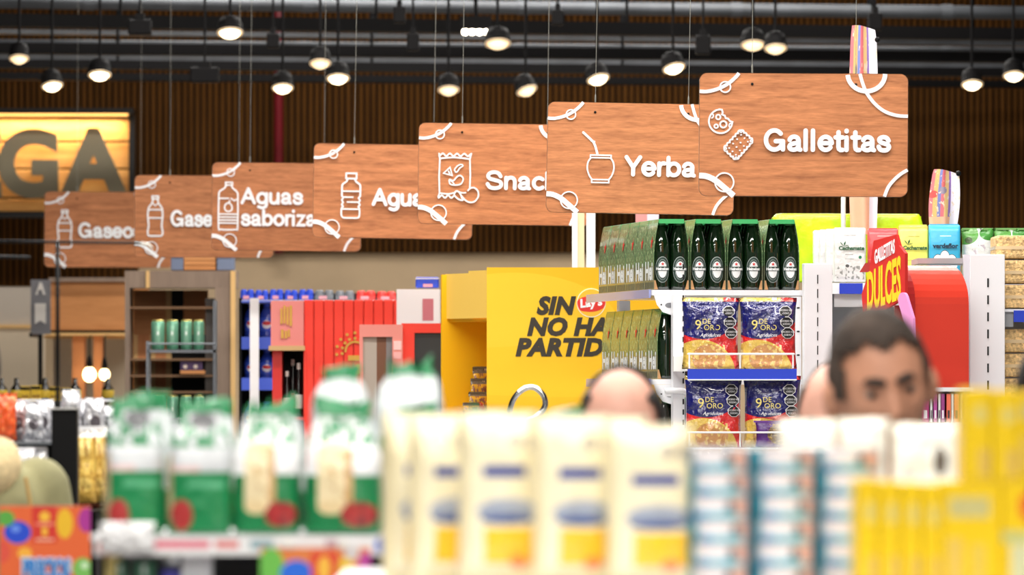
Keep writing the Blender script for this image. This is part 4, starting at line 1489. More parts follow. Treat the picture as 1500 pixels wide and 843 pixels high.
s = S(D)
NTH = ['first', 'second', 'third', 'fourth', 'fifth', 'sixth']
for row, (yb, yt) in enumerate(((508, 446), (568, 514), (640, 590))):
    for k, px in enumerate((368.5, 391, 413.5)):
        soda_bottle('blue soda bottle, %s from the left, %s shelf by the white upright' % (NTH[k], ['upper', 'middle', 'lower'][row]), 'blue', P(px, yb, D + 0.1) + Vector((0, 0, 0.004)), (yb - yt) * s, 11 * s, 'blue soda bottles on the shelf')
# packs on top, seen over the kiosk: multipacks of cans
for k, (x0, x1, kind, yt, col) in enumerate(((352, 372, 'blue', 424, 'blue'), (374, 393, 'blue', 425, 'blue'), (395, 415, 'blue', 424, 'blue'), (417, 436, 'blue', 425, 'blue'), (438, 459, 'blue', 424, 'blue'),
                                              (461, 489, 'dark', 425, 'dark grey'), (491, 519, 'dark', 426, 'dark grey'), (522, 550, 'red', 426, 'red'), (552, 580, 'red', 427, 'red'))):
    c = P((x0 + x1) / 2, 440, D + 0.12)
    c.z = P(0, 440, D).z + 0.001
    tb = thing('soda_multipack', '%s shrink-wrapped soda multipack on the top shelf, ' % col + ['far left', 'second', 'third', 'fourth', 'fifth', 'left of two', 'right of two', 'left of two', 'right of two'][k], 'soda pack', c, group='soda packs on the top shelf')
    hw = (x1 - x0) / 2 * s
    h = (440 - yt) * s
    n = 2
    for q_ in range(n):
        r = hw / n
        B().lathe([(r * 0.9, 0), (r, 0.01), (r, h * 0.75), (r * 0.75, h * 0.95), (r * 0.7, h)], 14).obj('can', caps[kind][0], tb, (-hw + r + 2 * r * q_, 0, 0), smooth=True)
    B().box(-hw, hw, -r * 1.02, r * 1.02, 0, h * 0.5).obj('wrap', caps[kind][0], tb, bevel=0.01)
    B().box(-hw * 0.55, hw * 0.3, -r * 1.04, -r * 1.02, h * 0.1, h * 0.42).obj('print', mat('print_white_red', (214, 150, 160), 0.4), tb)

# red kiosk with ribbed panel
D = 27.0
s = S(D)
RED = mat('kiosk_red', (228, 52, 32), 0.45)
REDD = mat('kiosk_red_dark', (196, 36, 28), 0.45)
org = (P(520, 0, D).x, D, 0)
t = thing('red_kiosk', 'red ribbed kiosk with a gold crown emblem and a bottle niche', 'kiosk', org)
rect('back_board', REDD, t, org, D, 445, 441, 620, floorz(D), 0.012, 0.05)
for k in range(12):
    x0 = 445 + 175 * k / 12
    rect('panel_plank', RED, t, org, D, x0 + 0.5, 440, x0 + 175 / 12 - 0.5, floorz(D), 0.0, 0.014, bevel=0.0025)
rect('sign_box', print_mat('pink_sign', (216, 128, 122), [('rect', -1, 0.0, 2, 0.5, (206, 84, 78))], 0.4), t, org, D, 397, 441, 445, 508, -0.02, 0.3)
gold2 = mat('gold_paint', (206, 160, 70), 0.35, 0.4)
rect('sign_ledge', mat('tan_ledge', (196, 160, 110), 0.5), t, org, D, 394, 507, 447, 514, -0.04, 0.3)
for (x0, x1, y0, y1) in ((411, 414, 452, 475), (415.5, 418.5, 448, 474), (420, 423, 450, 476), (424.5, 428, 448, 478), (412, 416, 483, 496), (417.5, 421, 485, 496), (422, 425, 483, 494)):
    rect('gold_mark', gold2, t, org, D, x0, y0, x1, y1, -0.026, -0.02)
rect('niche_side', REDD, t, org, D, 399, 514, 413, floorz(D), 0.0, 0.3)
rect('niche_side', RED, t, org, D, 445, 514, 449, floorz(D), -0.01, 0.3)
rect('niche_back', BLACK, t, org, D, 413, 514, 445, floorz(D), 0.26, 0.3)
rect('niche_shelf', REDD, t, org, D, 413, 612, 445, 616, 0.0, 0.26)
# crown emblem
cc = P(520, 515, D) - Vector(org)
b = B()
for k in range(9):
    a = math.radians(190 - 25 * k)
    for rr in (19, 27):
        b.prism(arc(cc.x + rr * s * math.cos(a), cc.z + rr * s * math.sin(a), 2.2 * s, 2.2 * s, 0, 330, 10), -0.006, 0.0)
b.ribbon([(cc.x + 14 * s * math.cos(math.radians(a)), cc.z + 14 * s * math.sin(math.radians(a))) for a in range(0, 181, 12)], 3 * s, 0.0, -0.006)
b.prism([(cc.x - 10 * s, cc.z - 14 * s), (cc.x + 16 * s, cc.z - 14 * s), (cc.x + 16 * s, cc.z - 6 * s), (cc.x - 10 * s, cc.z - 6 * s)], -0.006, 0.0)
b.prism([(cc.x + 0 * s, cc.z - 34 * s), (cc.x + 12 * s, cc.z - 30 * s), (cc.x + 12 * s, cc.z - 18 * s), (cc.x + 2 * s, cc.z - 20 * s)], -0.006, 0.0)
o = b.obj('crown_emblem', gold2, t, label='gold crown emblem')
o['kind'] = 'stuff'
# dark bottles in the niche
dkb = mat('dark_bottle', (18, 14, 14), 0.15)
for k, (px, yb, h, lc) in enumerate(((420.5, 612, 66, (206, 200, 196)), (437.5, 612, 78, (216, 210, 206)), (429, 612, 84, (190, 60, 50)))):
    tb = thing('liquor_bottle', ['left', 'right', 'rear red-banded'][k] + ' dark bottle in the red kiosk niche', 'bottle', P(px, yb, D + (0.19 if k == 2 else 0.07)) + Vector((0, 0, 0.006)), group='bottles in the kiosk niche')
    r = 6 * s
    H_ = h * s
    B().lathe([(r * 0.9, 0), (r, 0.01), (r, H_ * 0.55), (r * 0.5, H_ * 0.72), (r * 0.36, H_ * 0.95), (r * 0.2, H_)], 14).obj('glass', dkb, tb, smooth=True)
    B().lathe([(r * 1.02, H_ * 0.14), (r * 1.04, H_ * 0.16), (r * 1.04, H_ * 0.38), (r * 1.02, H_ * 0.4)], 14).obj('label_wrap', mat('niche_label_%d' % k, lc, 0.5), tb, smooth=True)
    B().lathe([(r * 0.4, H_ * 0.88), (r * 0.46, H_ * 0.9), (r * 0.46, H_ * 0.99), (r * 0.3, H_)], 12).obj('cap', whm, tb)
# red cabinet with poster frame and dark screen
D = 25.6
s = S(D)
org = (P(590, 0, D).x, D, 0)
t = thing('red_cabinet', 'red cabinet with a black screen and a pinkish framed side window', 'cabinet', org)
rect('top_board', RED, t, org, D, 588, 474, 650, 488, 0.0, 0.3)
rect('stile', RED, t, org, D, 588, 488, 607, floorz(D), 0.0, 0.3)
rect('screen', mat('dark_screen', (40, 42, 44), 0.3), t, org, D, 607, 488, 650, floorz(D), 0.02, 0.04)
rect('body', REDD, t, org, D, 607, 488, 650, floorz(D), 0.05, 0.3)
pinkf = mat('pink_frame', (226, 138, 128), 0.4)
rect('window_frame', pinkf, t, org, D, 527, 476, 590, 494, -0.05, 0.0)
rect('window_frame', pinkf, t, org, D, 527, 494, 532, floorz(D), -0.05, 0.0)
rect('window_frame', pinkf, t, org, D, 575, 494, 590, floorz(D), -0.05, 0.0)
rect('window_glass', mat('grey_glass', (176, 166, 156), 0.15), t, org, D, 532, 494, 552, floorz(D), -0.03, -0.02)
rect('window_glass', mat('brown_glass', (120, 84, 66), 0.15), t, org, D, 552, 494, 566, floorz(D), -0.03, -0.02)
rect('window_glass', mat('smoke_glass', (132, 128, 128), 0.15), t, org, D, 566, 494, 575, floorz(D), -0.03, -0.02)
rect('sticker', mat('pale_sticker', (240, 196, 194), 0.5), t, org, D, 577, 500, 588, 513, -0.053, -0.05)
rect('sticker', mat('pale_sticker2', (234, 170, 168), 0.5), t, org, D, 577, 516, 588, 526, -0.053, -0.05)
# white box with soda pack behind the cabinet
D = 26.4
org = P(613, 480, D)
t = thing('white_carton', 'white carton with a pink print behind the red cabinet', 'box', (org.x, org.y, 0))
s = S(D)
B().box(-32 * s, 31 * s, 0, 0.25, 0, P(0, 424, D).z).obj('carton', mat('white_card', (232, 228, 228), 0.5), t)
B().box(6 * s, 22 * s, -0.002, 0, P(0, 470, D).z, P(0, 438, D).z).obj('print', mat('pink_print', (196, 110, 120), 0.5), t)
c = P(626, 422.5, D + 0.1)
t = thing('blue_can_pack', 'blue can pack resting on the white carton beside the yellow display', 'soda pack', c)
B().box(-17 * s, 17 * s, -0.06, 0.06, 0, 16 * s).obj('wrap', caps['blue'][0], t, bevel=0.006)
B().box(-6 * s, 8 * s, -0.062, -0.06, 0.004, 6 * s).obj('print', mat('print_white_red', (214, 150, 160), 0.4), t)
B().box(-17 * s, 17 * s, -0.061, 0.061, 13 * s, 14.5 * s).obj('band', whm, t)
# white uprights with a paper strip right of the snack sign
D = 24.2
org = (P(855, 0, D).x, D, 0)
t = thing('white_post_pair', 'pair of white posts rising behind the yellow display', 'post', org)
rect('post', WHITE, t, org, D, 838, 312, 846, floorz(D), 0.0, 0.02)
rect('post', WHITE, t, org, D, 859, 312, 872, floorz(D), 0.0, 0.02)
rect('infill', mat('cream_strip', (220, 208, 170), 0.5), t, org, D, 846, 312, 856, floorz(D), 0.01, 0.02)

# ================================================================== right: yerba shelf
D = 22.0
s = S(D)
ys_z = P(0, 415, D).z
org = (P(1330, 0, D).x, D, 0)
t = thing('yerba_shelf', 'white metal shelf carrying the yerba packs', 'shelf', org)
rect('shelf_board', SHELFW, t, org, D, 1186, 415, 1520, 419, -0.02, 0.45)
grey_p = mat('shelf_panel_grey', (150, 152, 156), 0.5)  # plain grey of the back panel and brackets
rect('front_lip', SHELFW, t, org, D, 1186, 419, 1330, 431, -0.024, -0.018)
rect('price_tag', BLUE, t, org, D, 1229, 415.5, 1263, 431, -0.032, -0.025)
rect('price_tag', mat('tag_white', (226, 230, 240), 0.4), t, org, D, 1263, 415.5, 1268, 431, -0.032, -0.025)
rect('bracket', SHELFW, t, org, D, 1222, 431, 1330, 450, 0.0, 0.004)
rect('back_panel', grey_p, t, org, D, 1186, 419, 1520, floorz(D), 0.43, 0.45)
rect('lower_board', SHELFW, t, org, D, 1186, 560, 1520, 566, -0.02, 0.43)
rect('side_post', SHELFW, t, org, D, 1186, 419, 1192, floorz(D), 0.36, 0.42)
rect('side_post', SHELFW, t, org, D, 1512, 419, 1520, floorz(D), 0.36, 0.42)
gtx = mat('dark_green_print', (26, 84, 50), 0.5)
FLAT = dict()


def pack(px0, px1, yt, yb, D_, depth, m, lab, group, seed, words=(), leaf=False, name='yerba_pack'):
    """Brick pack; words = (text, u centre, v base, cap height in v, width in u, material)."""
    s_ = S(D_)
    w, h = (px1 - px0) * s_, (yb - yt) * s_
    c = P((px0 + px1) / 2, yb, D_ + depth / 2)
    t_ = thing(name, lab, 'pack', c, group=group)
    inst('bag', blockpack('bag', w, h, depth, m, seed), t_)
    B().box(-w * 0.46, w * 0.46, -depth * 0.1, depth * 0.1, h * 0.995, h * 1.02).obj('top_fold', m, t_)
    for (tx_, u, v, ch, wu, mm) in words:
        me = text_mesh(tx_, 0.1, mm, offset=0.0045, key='pk')
        xs = [p.co.x for p in me.vertices]
        zz = [p.co.z for p in me.vertices]
        o = inst('lettering', me, t_)
        kx, kz = wu * w / (max(xs) - min(xs)), ch * h / (max(zz) - min(zz))
        o.scale = (kx, 1, kz)
        o.location = ((u - 0.5) * w - kx * (max(xs) + min(xs)) / 2, -depth / 2 - 0.004, v * h)
    if leaf:
        b = B()
        for a in (0.3, 1.2, 2.2):
            b.prism([(0.0, 0.0), (0.012 * math.cos(a) - 0.003, 0.014 * math.sin(a)), (0.02 * math.cos(a), 0.022 * math.sin(a)), (0.012 * math.cos(a) + 0.003, 0.012 * math.sin(a))], -depth / 2 - 0.0045, -depth / 2 - 0.004)
        o = b.obj('leaf_print', gtx, t_, ((0.30 - 0.5) * w, 0, 0.66 * h))
        o['kind'] = 'stuff'
    return t_


silver = print_mat('silver_pack', (222, 222, 222), [('noise', 0.05, 0.05, 0.95, 0.30, (150, 152, 150), 9, 0.56), ('ell', 0.82, 0.46, 0.05, 0.03, (40, 120, 90)), ('rect', 0.3, 0.86, 0.7, 0.88, (150, 150, 150)), ('rect', 0.35, 0.5, 0.6, 0.52, (170, 170, 170)), ('rect', 0.35, 0.42, 0.62, 0.435, (170, 170, 170)), ('ell', 0.42, 0.3, 0.06, 0.03, (80, 80, 80))], 0.3, 0.15, bump=0.25, bscale=40)
cw = [('Cachamate', 0.55, 0.60, 0.075, 0.80, gtx)]
for k in range(3):
    pack(1191 + 9 * k, 1228 + 9 * k, 339 - k, 413.5, D + 0.20 - 0.05 * k, 0.045, silver, ['rearmost', 'second rear', 'third rear'][k] + ' silver yerba pack of the slanted row behind the front one', 'silver yerba packs', 40 + k)
pack(1221, 1268, 335, 413.5, D - 0.01, 0.045, silver, 'front silver yerba pack reading Cachamate in green letters', 'silver yerba packs', 44, cw, True)
redp = print_mat('red_pack', (226, 74, 80), [('rect', 0.3, 0.86, 0.8, 0.88, (240, 150, 150)), ('rect', 0.0, 0.42, 1, 0.43, (240, 130, 130))], 0.35, bump=0.15)
pack(1271, 1316, 336, 414, D + 0.06, 0.06, redp, 'red yerba pack between the silver and yellow packs', 'yerba packs', 45, [('Cachamate', 0.55, 0.6, 0.055, 0.8, whp)])
yelp = print_mat('lime_pack', (232, 230, 106), [('rect', 0.32, 0.80, 0.7, 0.815, (160, 150, 60)), ('rect', 0, 0.93, 1, 1.1, (200, 170, 70)), ('rect', 0.2, 0.38, 0.8, 0.395, (190, 186, 80))], 0.35, bump=0.15)
pack(1316, 1359, 331, 414, D + 0.03, 0.06, yelp, 'lime yellow yerba pack reading Cachamate', 'yerba packs', 46, [('Cachamate', 0.55, 0.58, 0.07, 0.82, gtx)], True)
blup = print_mat('blue_pack', (58, 170, 212), [('ell', 0.28, 0.38, 0.16, 0.11, (30, 50, 60)), ('ell', 0.72, 0.38, 0.16, 0.11, (30, 50, 60)), ('ell', 0.5, 0.44, 0.16, 0.12, (30, 50, 60)), ('ell', 0.28, 0.38, 0.145, 0.1, (246, 246, 250)), ('ell', 0.72, 0.38, 0.145, 0.1, (246, 246, 250)), ('ell', 0.5, 0.44, 0.145, 0.11, (246, 246, 250)), ('ell', 0.5, 0.3, 0.4, 0.12, (246, 246, 250)), ('rect', 0.35, 0.80, 0.7, 0.815, (190, 230, 240))], 0.35, bump=0.12)
pack(1360, 1406, 330, 414, D + 0.0, 0.07, blup, 'bright blue pack reading verdeflor over a white flower', 'yerba packs', 47, [('verdeflor', 0.52, 0.60, 0.085, 0.82, mat('navy_print', (20, 48, 70), 0.5))])
wgp = print_mat('white_green_pack', (226, 228, 226), [('ell', 0.1, 0.9, 0.42, 0.2, (90, 150, 70)), ('ell', 0.85, 0.9, 0.3, 0.12, (70, 140, 60)), ('ell', 0.2, 0.78, 0.12, 0.06, (60, 80, 40)), ('noise', 0.2, 0.3, 1, 0.7, (190, 180, 190), 8, 0.62)], 0.3, bump=0.3)
for k, (a, b_) in enumerate(((1409, 1455), (1457, 1503))):
    c = P((a + b_) / 2, 414, D + 0.06)
    tb = thing('leafy_pouch', ['left', 'right'][k] + ' white pouch with green leaves at the right end of the yerba row', 'pouch', c, group='leafy pouches')
    inst('bag', pillow('bag', (b_ - a) * s * 1.05, 79 * s, 0.06, wgp, 50 + k, flare=0.2), tb)
    B().box(-(b_ - a) * s * 0.5, (b_ - a) * s * 0.5, -0.0015, 0.0015, 77 * s, 80 * s).obj('seal', mat('pouch_seal', (110, 160, 90), 0.4), tb)
# lime shrink-wrapped bundle behind
lime = mat('lime_film', (186, 224, 28), 0.25, vary=0.1, scale=14, bump=0.4, bscale=22, coat=0.4)
c = P(1240, 414, D + 0.355)
tb = thing('film_bundle', 'large lime green film wrapped bundle behind the yerba packs', 'bundle', c)
b = B()
w, h = 222 * S(D + .33), 99 * S(D + .33)
rings = []
for tt, k in ((0, 0.98), (0.03, 1), (0.5, 1.0), (0.85, 1.0), (0.95, 0.985), (1.0, 0.95)):
    ring = []
    for i in range(60):
        a = 2 * PI * i / 60
        ca, sa = math.cos(a), math.sin(a)
        x = math.copysign(abs(ca) ** 0.2, ca) * w / 2 * k
        y = math.copysign(abs(sa) ** 0.2, sa) * 0.07 * k
        zz = tt * h + (0.008 * noise.noise(Vector((x * 9, y * 20, 2))) if tt > 0.8 else 0)
        ring.append(Vector((x + 0.004 * noise.noise(Vector((x * 20, tt * 8, y * 20))), y + 0.006 * noise.noise(Vector((x * 14, tt * 9, 5))), zz)))
    rings.append(ring)
b.loft(rings)
b.obj('film', lime, tb, smooth=True)
B().tube([(-w / 2 * 0.98, -0.02, h * 0.95), (-w * 0.2, -0.03, h * 1.0), (w * 0.2, -0.03, h * 0.995), (w * 0.49, -0.02, h * 0.96)], 0.004, 6).obj('film_seam', lime, tb, smooth=True)

# striped paper flags on white poles
flag_m = print_mat('striped_flag', (226, 204, 214), [('rect', 0.0, 0, 0.12, 1, (206, 120, 130)), ('rect', 0.12, 0, 0.26, 1, (222, 180, 120)), ('rect', 0.26, 0, 0.36, 1, (120, 130, 190)), ('rect', 0.36, 0, 0.48, 1, (214, 110, 120)), ('rect', 0.48, 0, 0.62, 1, (226, 190, 130)),
                                            ('rect', 0.62, 0, 0.7, 1, (140, 110, 180)), ('rect', 0.7, 0, 1, 1, (232, 226, 240)), ('rect', 0, 0.0, 0.7, 0.24, (232, 176, 146)), ('ell', 0.42, 0.66, 0.13, 0.06, (150, 140, 160)), ('ell', 0.42, 0.76, 0.07, 0.05, (214, 110, 110)), ('ell', 0.1, 0.60, 0.16, 0.06, (206, 90, 90)),
                                            ('noise', 0, 0.25, 1, 1, (226, 210, 190), 12, 0.62)], 0.4)


def flag(x0, x1, yt, yb, D_, lab, lean, pole_px):
    s_ = S(D_)
    w, h = (x1 - x0) * s_, (yb - yt) * s_
    c = P((x0 + x1) / 2, yb, D_)
    tb = thing('paper_flag', lab, 'flag', c, group='striped paper flags')
    bm = bmesh.new()
    ul = bm.loops.layers.uv.new('UVMap')
    for off in (0.0, 0.0012):
        g = []
        for j in range(25):
            v = j / 24
            row = []
            for i in range(13):
                u = i / 12
                wd = w * (0.86 + 0.14 * math.sin(PI * min(1, v * 1.1))) * (1 - 0.12 * max(0, v - 0.93) / 0.07)
                x = (u - 0.5) * wd + lean * w * (v - 0.5)
                y = off - 0.02 * math.sin(PI * u) + 0.012 * math.sin(u * 9 + v * 2)
                z = v * h - (0.018 * u * u if v > 0.9 else 0) * (v - 0.9) * 10
                row.append((bm.verts.new((x, y, z)), (u, v)))
            g.append(row)
        for j in range(24):
            for i in range(12):
                q = [g[j][i], g[j][i + 1], g[j + 1][i + 1], g[j + 1][i]]
                f = bm.faces.new([a[0] for a in q])
                f.smooth = True
                for l, a in zip(f.loops, q):
                    l[ul].uv = a[1]
    me = bpy.data.meshes.new('paper')
    bm.to_mesh(me)
    bm.free()
    me.materials.append(flag_m)
    inst('paper', me, tb)
    px_ = (pole_px - (x0 + x1) / 2) * s_
    B().tube([(px_, 0.03, -(c.z - ys_z) + 0.004), (px_, 0.03, h * 0.72)], 0.0085, 10).obj('pole', WHITE, tb, smooth=True)
    B().ball(((w / 2) * 0.9, -0.012, h * 0.93), 0.0095, 0.008, 0.0095, 12, 8).obj('clip', BLACK, tb)
    B().box(min(px_, -w * 0.3), max(px_, w * 0.3), 0.026, 0.034, h * 0.5, h * 0.52).obj('cross_bar', WHITE, tb)


flag(1243, 1287, 37, 344, D + 0.205, 'taller striped paper flag, standing behind the nearest sign', 0.0, 1236)
flag(1361, 1406, 248, 340, D + 0.14, 'shorter striped paper flag above the blue pack', 0.1, 1395)
c = P(948, 330, 24.4)
t = thing('paper_flag', 'mostly hidden paper flag between the yerba sign and the beer', 'flag', c, group='striped paper flags')
B().box(-17 * S(24.4), 0, 0, 0.003, -0.4, 0.06).obj('paper', mat('flag_pink', (206, 140, 140), 0.5), t)
B().box(0, 17 * S(24.4), 0, 0.003, -0.4, 0.06).obj('paper', mat('flag_lilac', (216, 206, 226), 0.5), t)
B().tube([(0, 0.01, -c.z), (0, 0.01, 0.05)], 0.006, 8).obj('pole', WHITE, t)

# ================================================================== right gondola with crackers and red arch display
D = 21.2
s = S(D)
org = (P(1445, 0, D).x, D, 0)
t = thing('slotted_gondola', 'white slotted gondola post and shelves at the right edge', 'shelf', org)
rect('post', SHELFW, t, org, D, 1421, 373, 1472, floorz(D), 0.0, 0.05, bevel=0.002)
rect('post_edge', mat('cool_grey', (206, 206, 216), 0.4), t, org, D, 1412, 373, 1421, floorz(D), 0.02, 0.06)  # edge in a cooler, darker grey than the post
sb = B()
for k in range(30):
    a = P(1446, 408 + 25 * k, D) - Vector(org)
    sb.box(a.x, a.x + 2.6 * s, -0.0015, 0.0, a.z - 13 * s, a.z)
sb.obj('post_slots', slot_m, t)['kind'] = 'stuff'
rect('end_plate', mat('grey_plate', (176, 172, 176), 0.3, 0.3), t, org, D, 1346, 378, 1421, 386, 0.05, 0.4)
for yy in (453, 590):
    rect('shelf_board', SHELFW, t, org, D, 1472, yy, 1560, yy + 4, 0.04, 0.45)
    rect('bracket', grey_p, t, org, D, 1472, yy + 4, 1486, yy + 26, 0.05, 0.053)
    rect('price_tag', BLUE, t, org, D, 1486, yy + 2, 1530, yy + 19, 0.03, 0.036)
rect('back_panel', mat('dim_grey', (120, 118, 116), 0.6), t, org, D, 1472, 453, 1560, floorz(D), 0.43, 0.45)
rice = mat('rice_cracker', (206, 170, 116), 0.6, vary=0.25, scale=90, bump=0.6, bscale=120)
for row, y0 in enumerate((344, 481)):
    for k in range(3):
        yb = y0 + 36 * (k + 1)
        c = P(1484, yb, D + 0.12)
        tb = thing('cracker_pack', '%s tan rice cracker block of the %s stack at the right edge' % (['top', 'middle', 'bottom'][k], ['upper', 'lower'][row]), 'crackers', c, group='rice cracker blocks')
        B().box(-27 * s, 40 * s, -0.05, 0.2, 0.001, 34.5 * s).obj('crackers', rice, tb, bevel=0.008)
        B().box(-27.6 * s, 40.6 * s, -0.051, 0.201, 14 * s, 19 * s).obj('wrap_band', mat('clear_band', (216, 190, 150), 0.15), tb)

# red arch display
a_y = 0.43
D = 20.9
s = S(D)
c = P(1338, 570, D)
t = thing('arch_display', 'glossy red curved display arch with a DULCES side board', 'display', (c.x, c.y, 0), 0.0)
gl_red = mat('gloss_red', (222, 66, 50), 0.25, coat=0.4)
Mr = Matrix.Rotation(a_y, 4, 'Z')
b = B()
top = P(0, 388, D).z
bot = 0.0
prof2 = [(0, bot), (0, 1.0), (0, top - 0.13)] + [(0.13 - 0.13 * math.cos(math.radians(q_)), top - 0.13 + 0.13 * math.sin(math.radians(q_))) for q_ in range(10, 91, 10)] + [(0.30, top)]
LA = 84 * s / math.cos(a_y)
rings = []
for xx in (0.0, LA * 0.5, LA):
    rings.append([Mr @ Vector((xx, y, z)) for y, z in prof2] + [Mr @ Vector((xx, y + 0.012, z - 0.012)) for y, z in prof2[::-1]])
b.loft(rings)
b.obj('arch_sheet', gl_red, t, smooth=False)
dred = mat('arch_edge_red', (176, 40, 40), 0.35)
rings = []
for xx in (-0.028, 0.0):
    rings.append([Mr @ Vector((xx, y - 0.012, z + 0.010)) for y, z in prof2] + [Mr @ Vector((xx, y + 0.03, z - 0.02)) for y, z in prof2[::-1]])
B().loft(rings).obj('arch_edge', dred, t)
# side board, swung towards the left
Ms = Matrix.Rotation(-1.02, 4, 'Z')
fx = math.cos(1.02)


def SB(px, py):
    return ((px - 1322) * s / fx, P(0, py, D).z)


out = [SB(1268, 462), SB(1266, 430), SB(1276, 398), SB(1282, 352), SB(1312, 344), SB(1316, 360), SB(1324, 372), SB(1324, 436), SB(1300, 452)]
b = B().prism(out, 0.0, 0.012)
for v in b.bm.verts:
    v.co = Ms @ v.co
b.obj('side_board', mat('board_red', (206, 48, 44), 0.4), t, (-16 * s, -0.05, 0))
for word, xa, xb, ya0, yb0, ya1, yb1, m in (('DULCES', 1274, 1319, 398, 456, 374, 440, mat('dulces_yellow', (250, 206, 40), 0.5)), ('GALLETITAS', 1284, 1311, 366, 387, 350, 371, whp)):
    me = text_mesh(word, 0.1, m, offset=0.003, extrude=0.0006, key='side' + word).copy()
    xs = [v.co.x for v in me.vertices]
    zz = [v.co.z for v in me.vertices]
    for v in me.vertices:
        u = (v.co.x - min(xs)) / (max(xs) - min(xs))
        w_ = (v.co.z - min(zz)) / (max(zz) - min(zz))
        px = xa + (xb - xa) * u
        top_ = ya0 + (ya1 - ya0) * u
        bt_ = yb0 + (yb1 - yb0) * u
        x_, z_ = SB(px, bt_ + (top_ - bt_) * w_)
        v.co = Ms @ Vector((x_, -0.0015 + v.co.y, z_))
    inst('lettering', me, t, (-16 * s, -0.05, 0))
b = B()
b.ribbon([SB(1324, 440), SB(1332, 470), SB(1334, 520), SB(1334, 590)], 0.05, 0.0, -0.01)
for v in b.bm.verts:
    v.co = Ms @ v.co
b.obj('lilac_edge', mat('lilac_edge', (226, 150, 206), 0.4), t, (-16 * s, -0.045, 0))
B().box(-0.06, 0.03, 0.03, 0.08, 0, 1.75).obj('stand', dred, t)
# slim boxes on a white shelf
D = 20.6
s = S(D)
org = (P(1385, 0, D).x, D, 0)
t = thing('low_display_shelf', 'white display shelf below the red arch', 'shelf', org)
rect('top_board', SHELFW, t, org, D, 1340, 568, 1426, 574, 0.0, 0.16)
rect('shelf_board', SHELFW, t, org, D, 1340, 620, 1426, 626, -0.01, 0.16)
rect('back_panel', SHELFW, t, org, D, 1340, 574, 1426, floorz(D), 0.14, 0.16)
rect('front_panel', SHELFW, t, org, D, 1340, 626, 1426, floorz(D), 0.0, 0.01)
for k, (x0, x1, col) in enumerate(((1345, 1349, (90, 90, 90)), (1351, 1361, (176, 36, 120)), (1363, 1366, (226, 226, 228)), (1368, 1373, (176, 70, 150)), (1375, 1378, (226, 226, 226)), (1379, 1384, (150, 60, 130)), (1387, 1393, (236, 110, 84)), (1394, 1397, (220, 220, 222)), (1398, 1405, (240, 136, 84)), (1407, 1410, (200, 200, 190)), (1412, 1420, (236, 120, 90)))):
    cn = ['grey', 'wide magenta', 'first white', 'light magenta', 'second white', 'dark mauve', 'first orange', 'third white', 'second orange', 'pale grey', 'last orange'][k]
    c = P((x0 + x1) / 2, 619.5, D)
    tb = thing('slim_box', '%s slim upright box on the white shelf under the red arch' % cn, 'box', c, group='slim boxes under the red arch')
    hw = (x1 - x0) / 2 * s
    B().box(-hw, hw, 0.01, 0.12, 0.001, 42 * s).obj('carton', mat('slim_%d' % k, col, 0.45), tb)
    B().box(-hw * 0.5, hw * 0.5, 0.0088, 0.01, 6 * s, 18 * s).obj('print', mat('slim_print', (60, 50, 56), 0.5) if k % 2 == 0 else whp, tb)

# ================================================================== people


def skin_mat(name, col):
    return mat(name, col, 0.5, vary=0.05, scale=20)


def head_verts(p, k):
    """p on the unit sphere -> head surface, facing -Y, eyes at z = 0."""
    x, y, z = p
    X, Y, Z = x * 0.076, y * 0.096, z * 0.121
    if z < 0:
        X *= 1 - 0.26 * (-z) ** 1.6
        Y = Y * (1 - 0.16 * (-z) ** 1.5) - 0.012 * (-z) ** 2
    if y < 0:
        Y *= 0.94
        g = lambda cx, cz, sx, sz: math.exp(-((X - cx) / sx) ** 2 - ((Z - cz) / sz) ** 2)
        f = -y
        Y -= f * 0.005 * (g(-0.028, 0.02, 0.022, 0.009) + g(0.028, 0.02, 0.022, 0.009))
        Y += f * 0.013 * (g(-0.031, 0.0, 0.017, 0.012) + g(0.031, 0.0, 0.017, 0.012))
        nose = math.exp(-(X / 0.011) ** 2) * max(0, min(1, (0.008 - Z) / 0.045)) * (1 if Z > -0.044 else math.exp(-((Z + 0.044) / 0.006) ** 2))
        Y -= f * 0.027 * nose
        Y -= f * 0.006 * (g(-0.012, -0.042, 0.008, 0.008) + g(0.012, -0.042, 0.008, 0.008))
        Y -= f * 0.006 * (g(0, -0.064, 0.022, 0.005) + g(0, -0.076, 0.02, 0.006))
        Y += f * 0.004 * g(0, -0.070, 0.024, 0.0025)
        Y -= f * 0.004 * (g(-0.045, -0.025, 0.015, 0.015) + g(0.045, -0.025, 0.015, 0.015))
        Y -= f * 0.006 * g(0, -0.105, 0.02, 0.012)
    return Vector((X, Y, Z)) * k


def sphere_faces(nu=56, nv=44):
    vs = [(0, 0, 1)]
    for j in range(1, nv):
        ph = PI * j / nv
        for i in range(nu):
            th = 2 * PI * i / nu
            vs.append((math.sin(ph) * math.cos(th), math.sin(ph) * math.sin(th), math.cos(ph)))
    vs.append((0, 0, -1))
    fs = []
    for i in range(nu):
        fs.append((0, 1 + i, 1 + (i + 1) % nu))
    for j in range(nv - 2):
        for i in range(nu):
            a = 1 + j * nu + i
            b_ = 1 + j * nu + (i + 1) % nu
            fs.append((a, a + nu, b_ + nu, b_))
    base = 1 + (nv - 2) * nu
    last = len(vs) - 1
    for i in range(nu):
        fs.append((base + i, last, base + (i + 1) % nu))
    return vs, fs


SPH = sphere_faces()


def limb(b, pts, radii, n=14):
    b.tube(pts, radii, n)
    b.ball(Vector(pts[0]), radii[0], u=14, v=10)
    b.ball(Vector(pts[-1]), radii[-1], u=14, v=10)


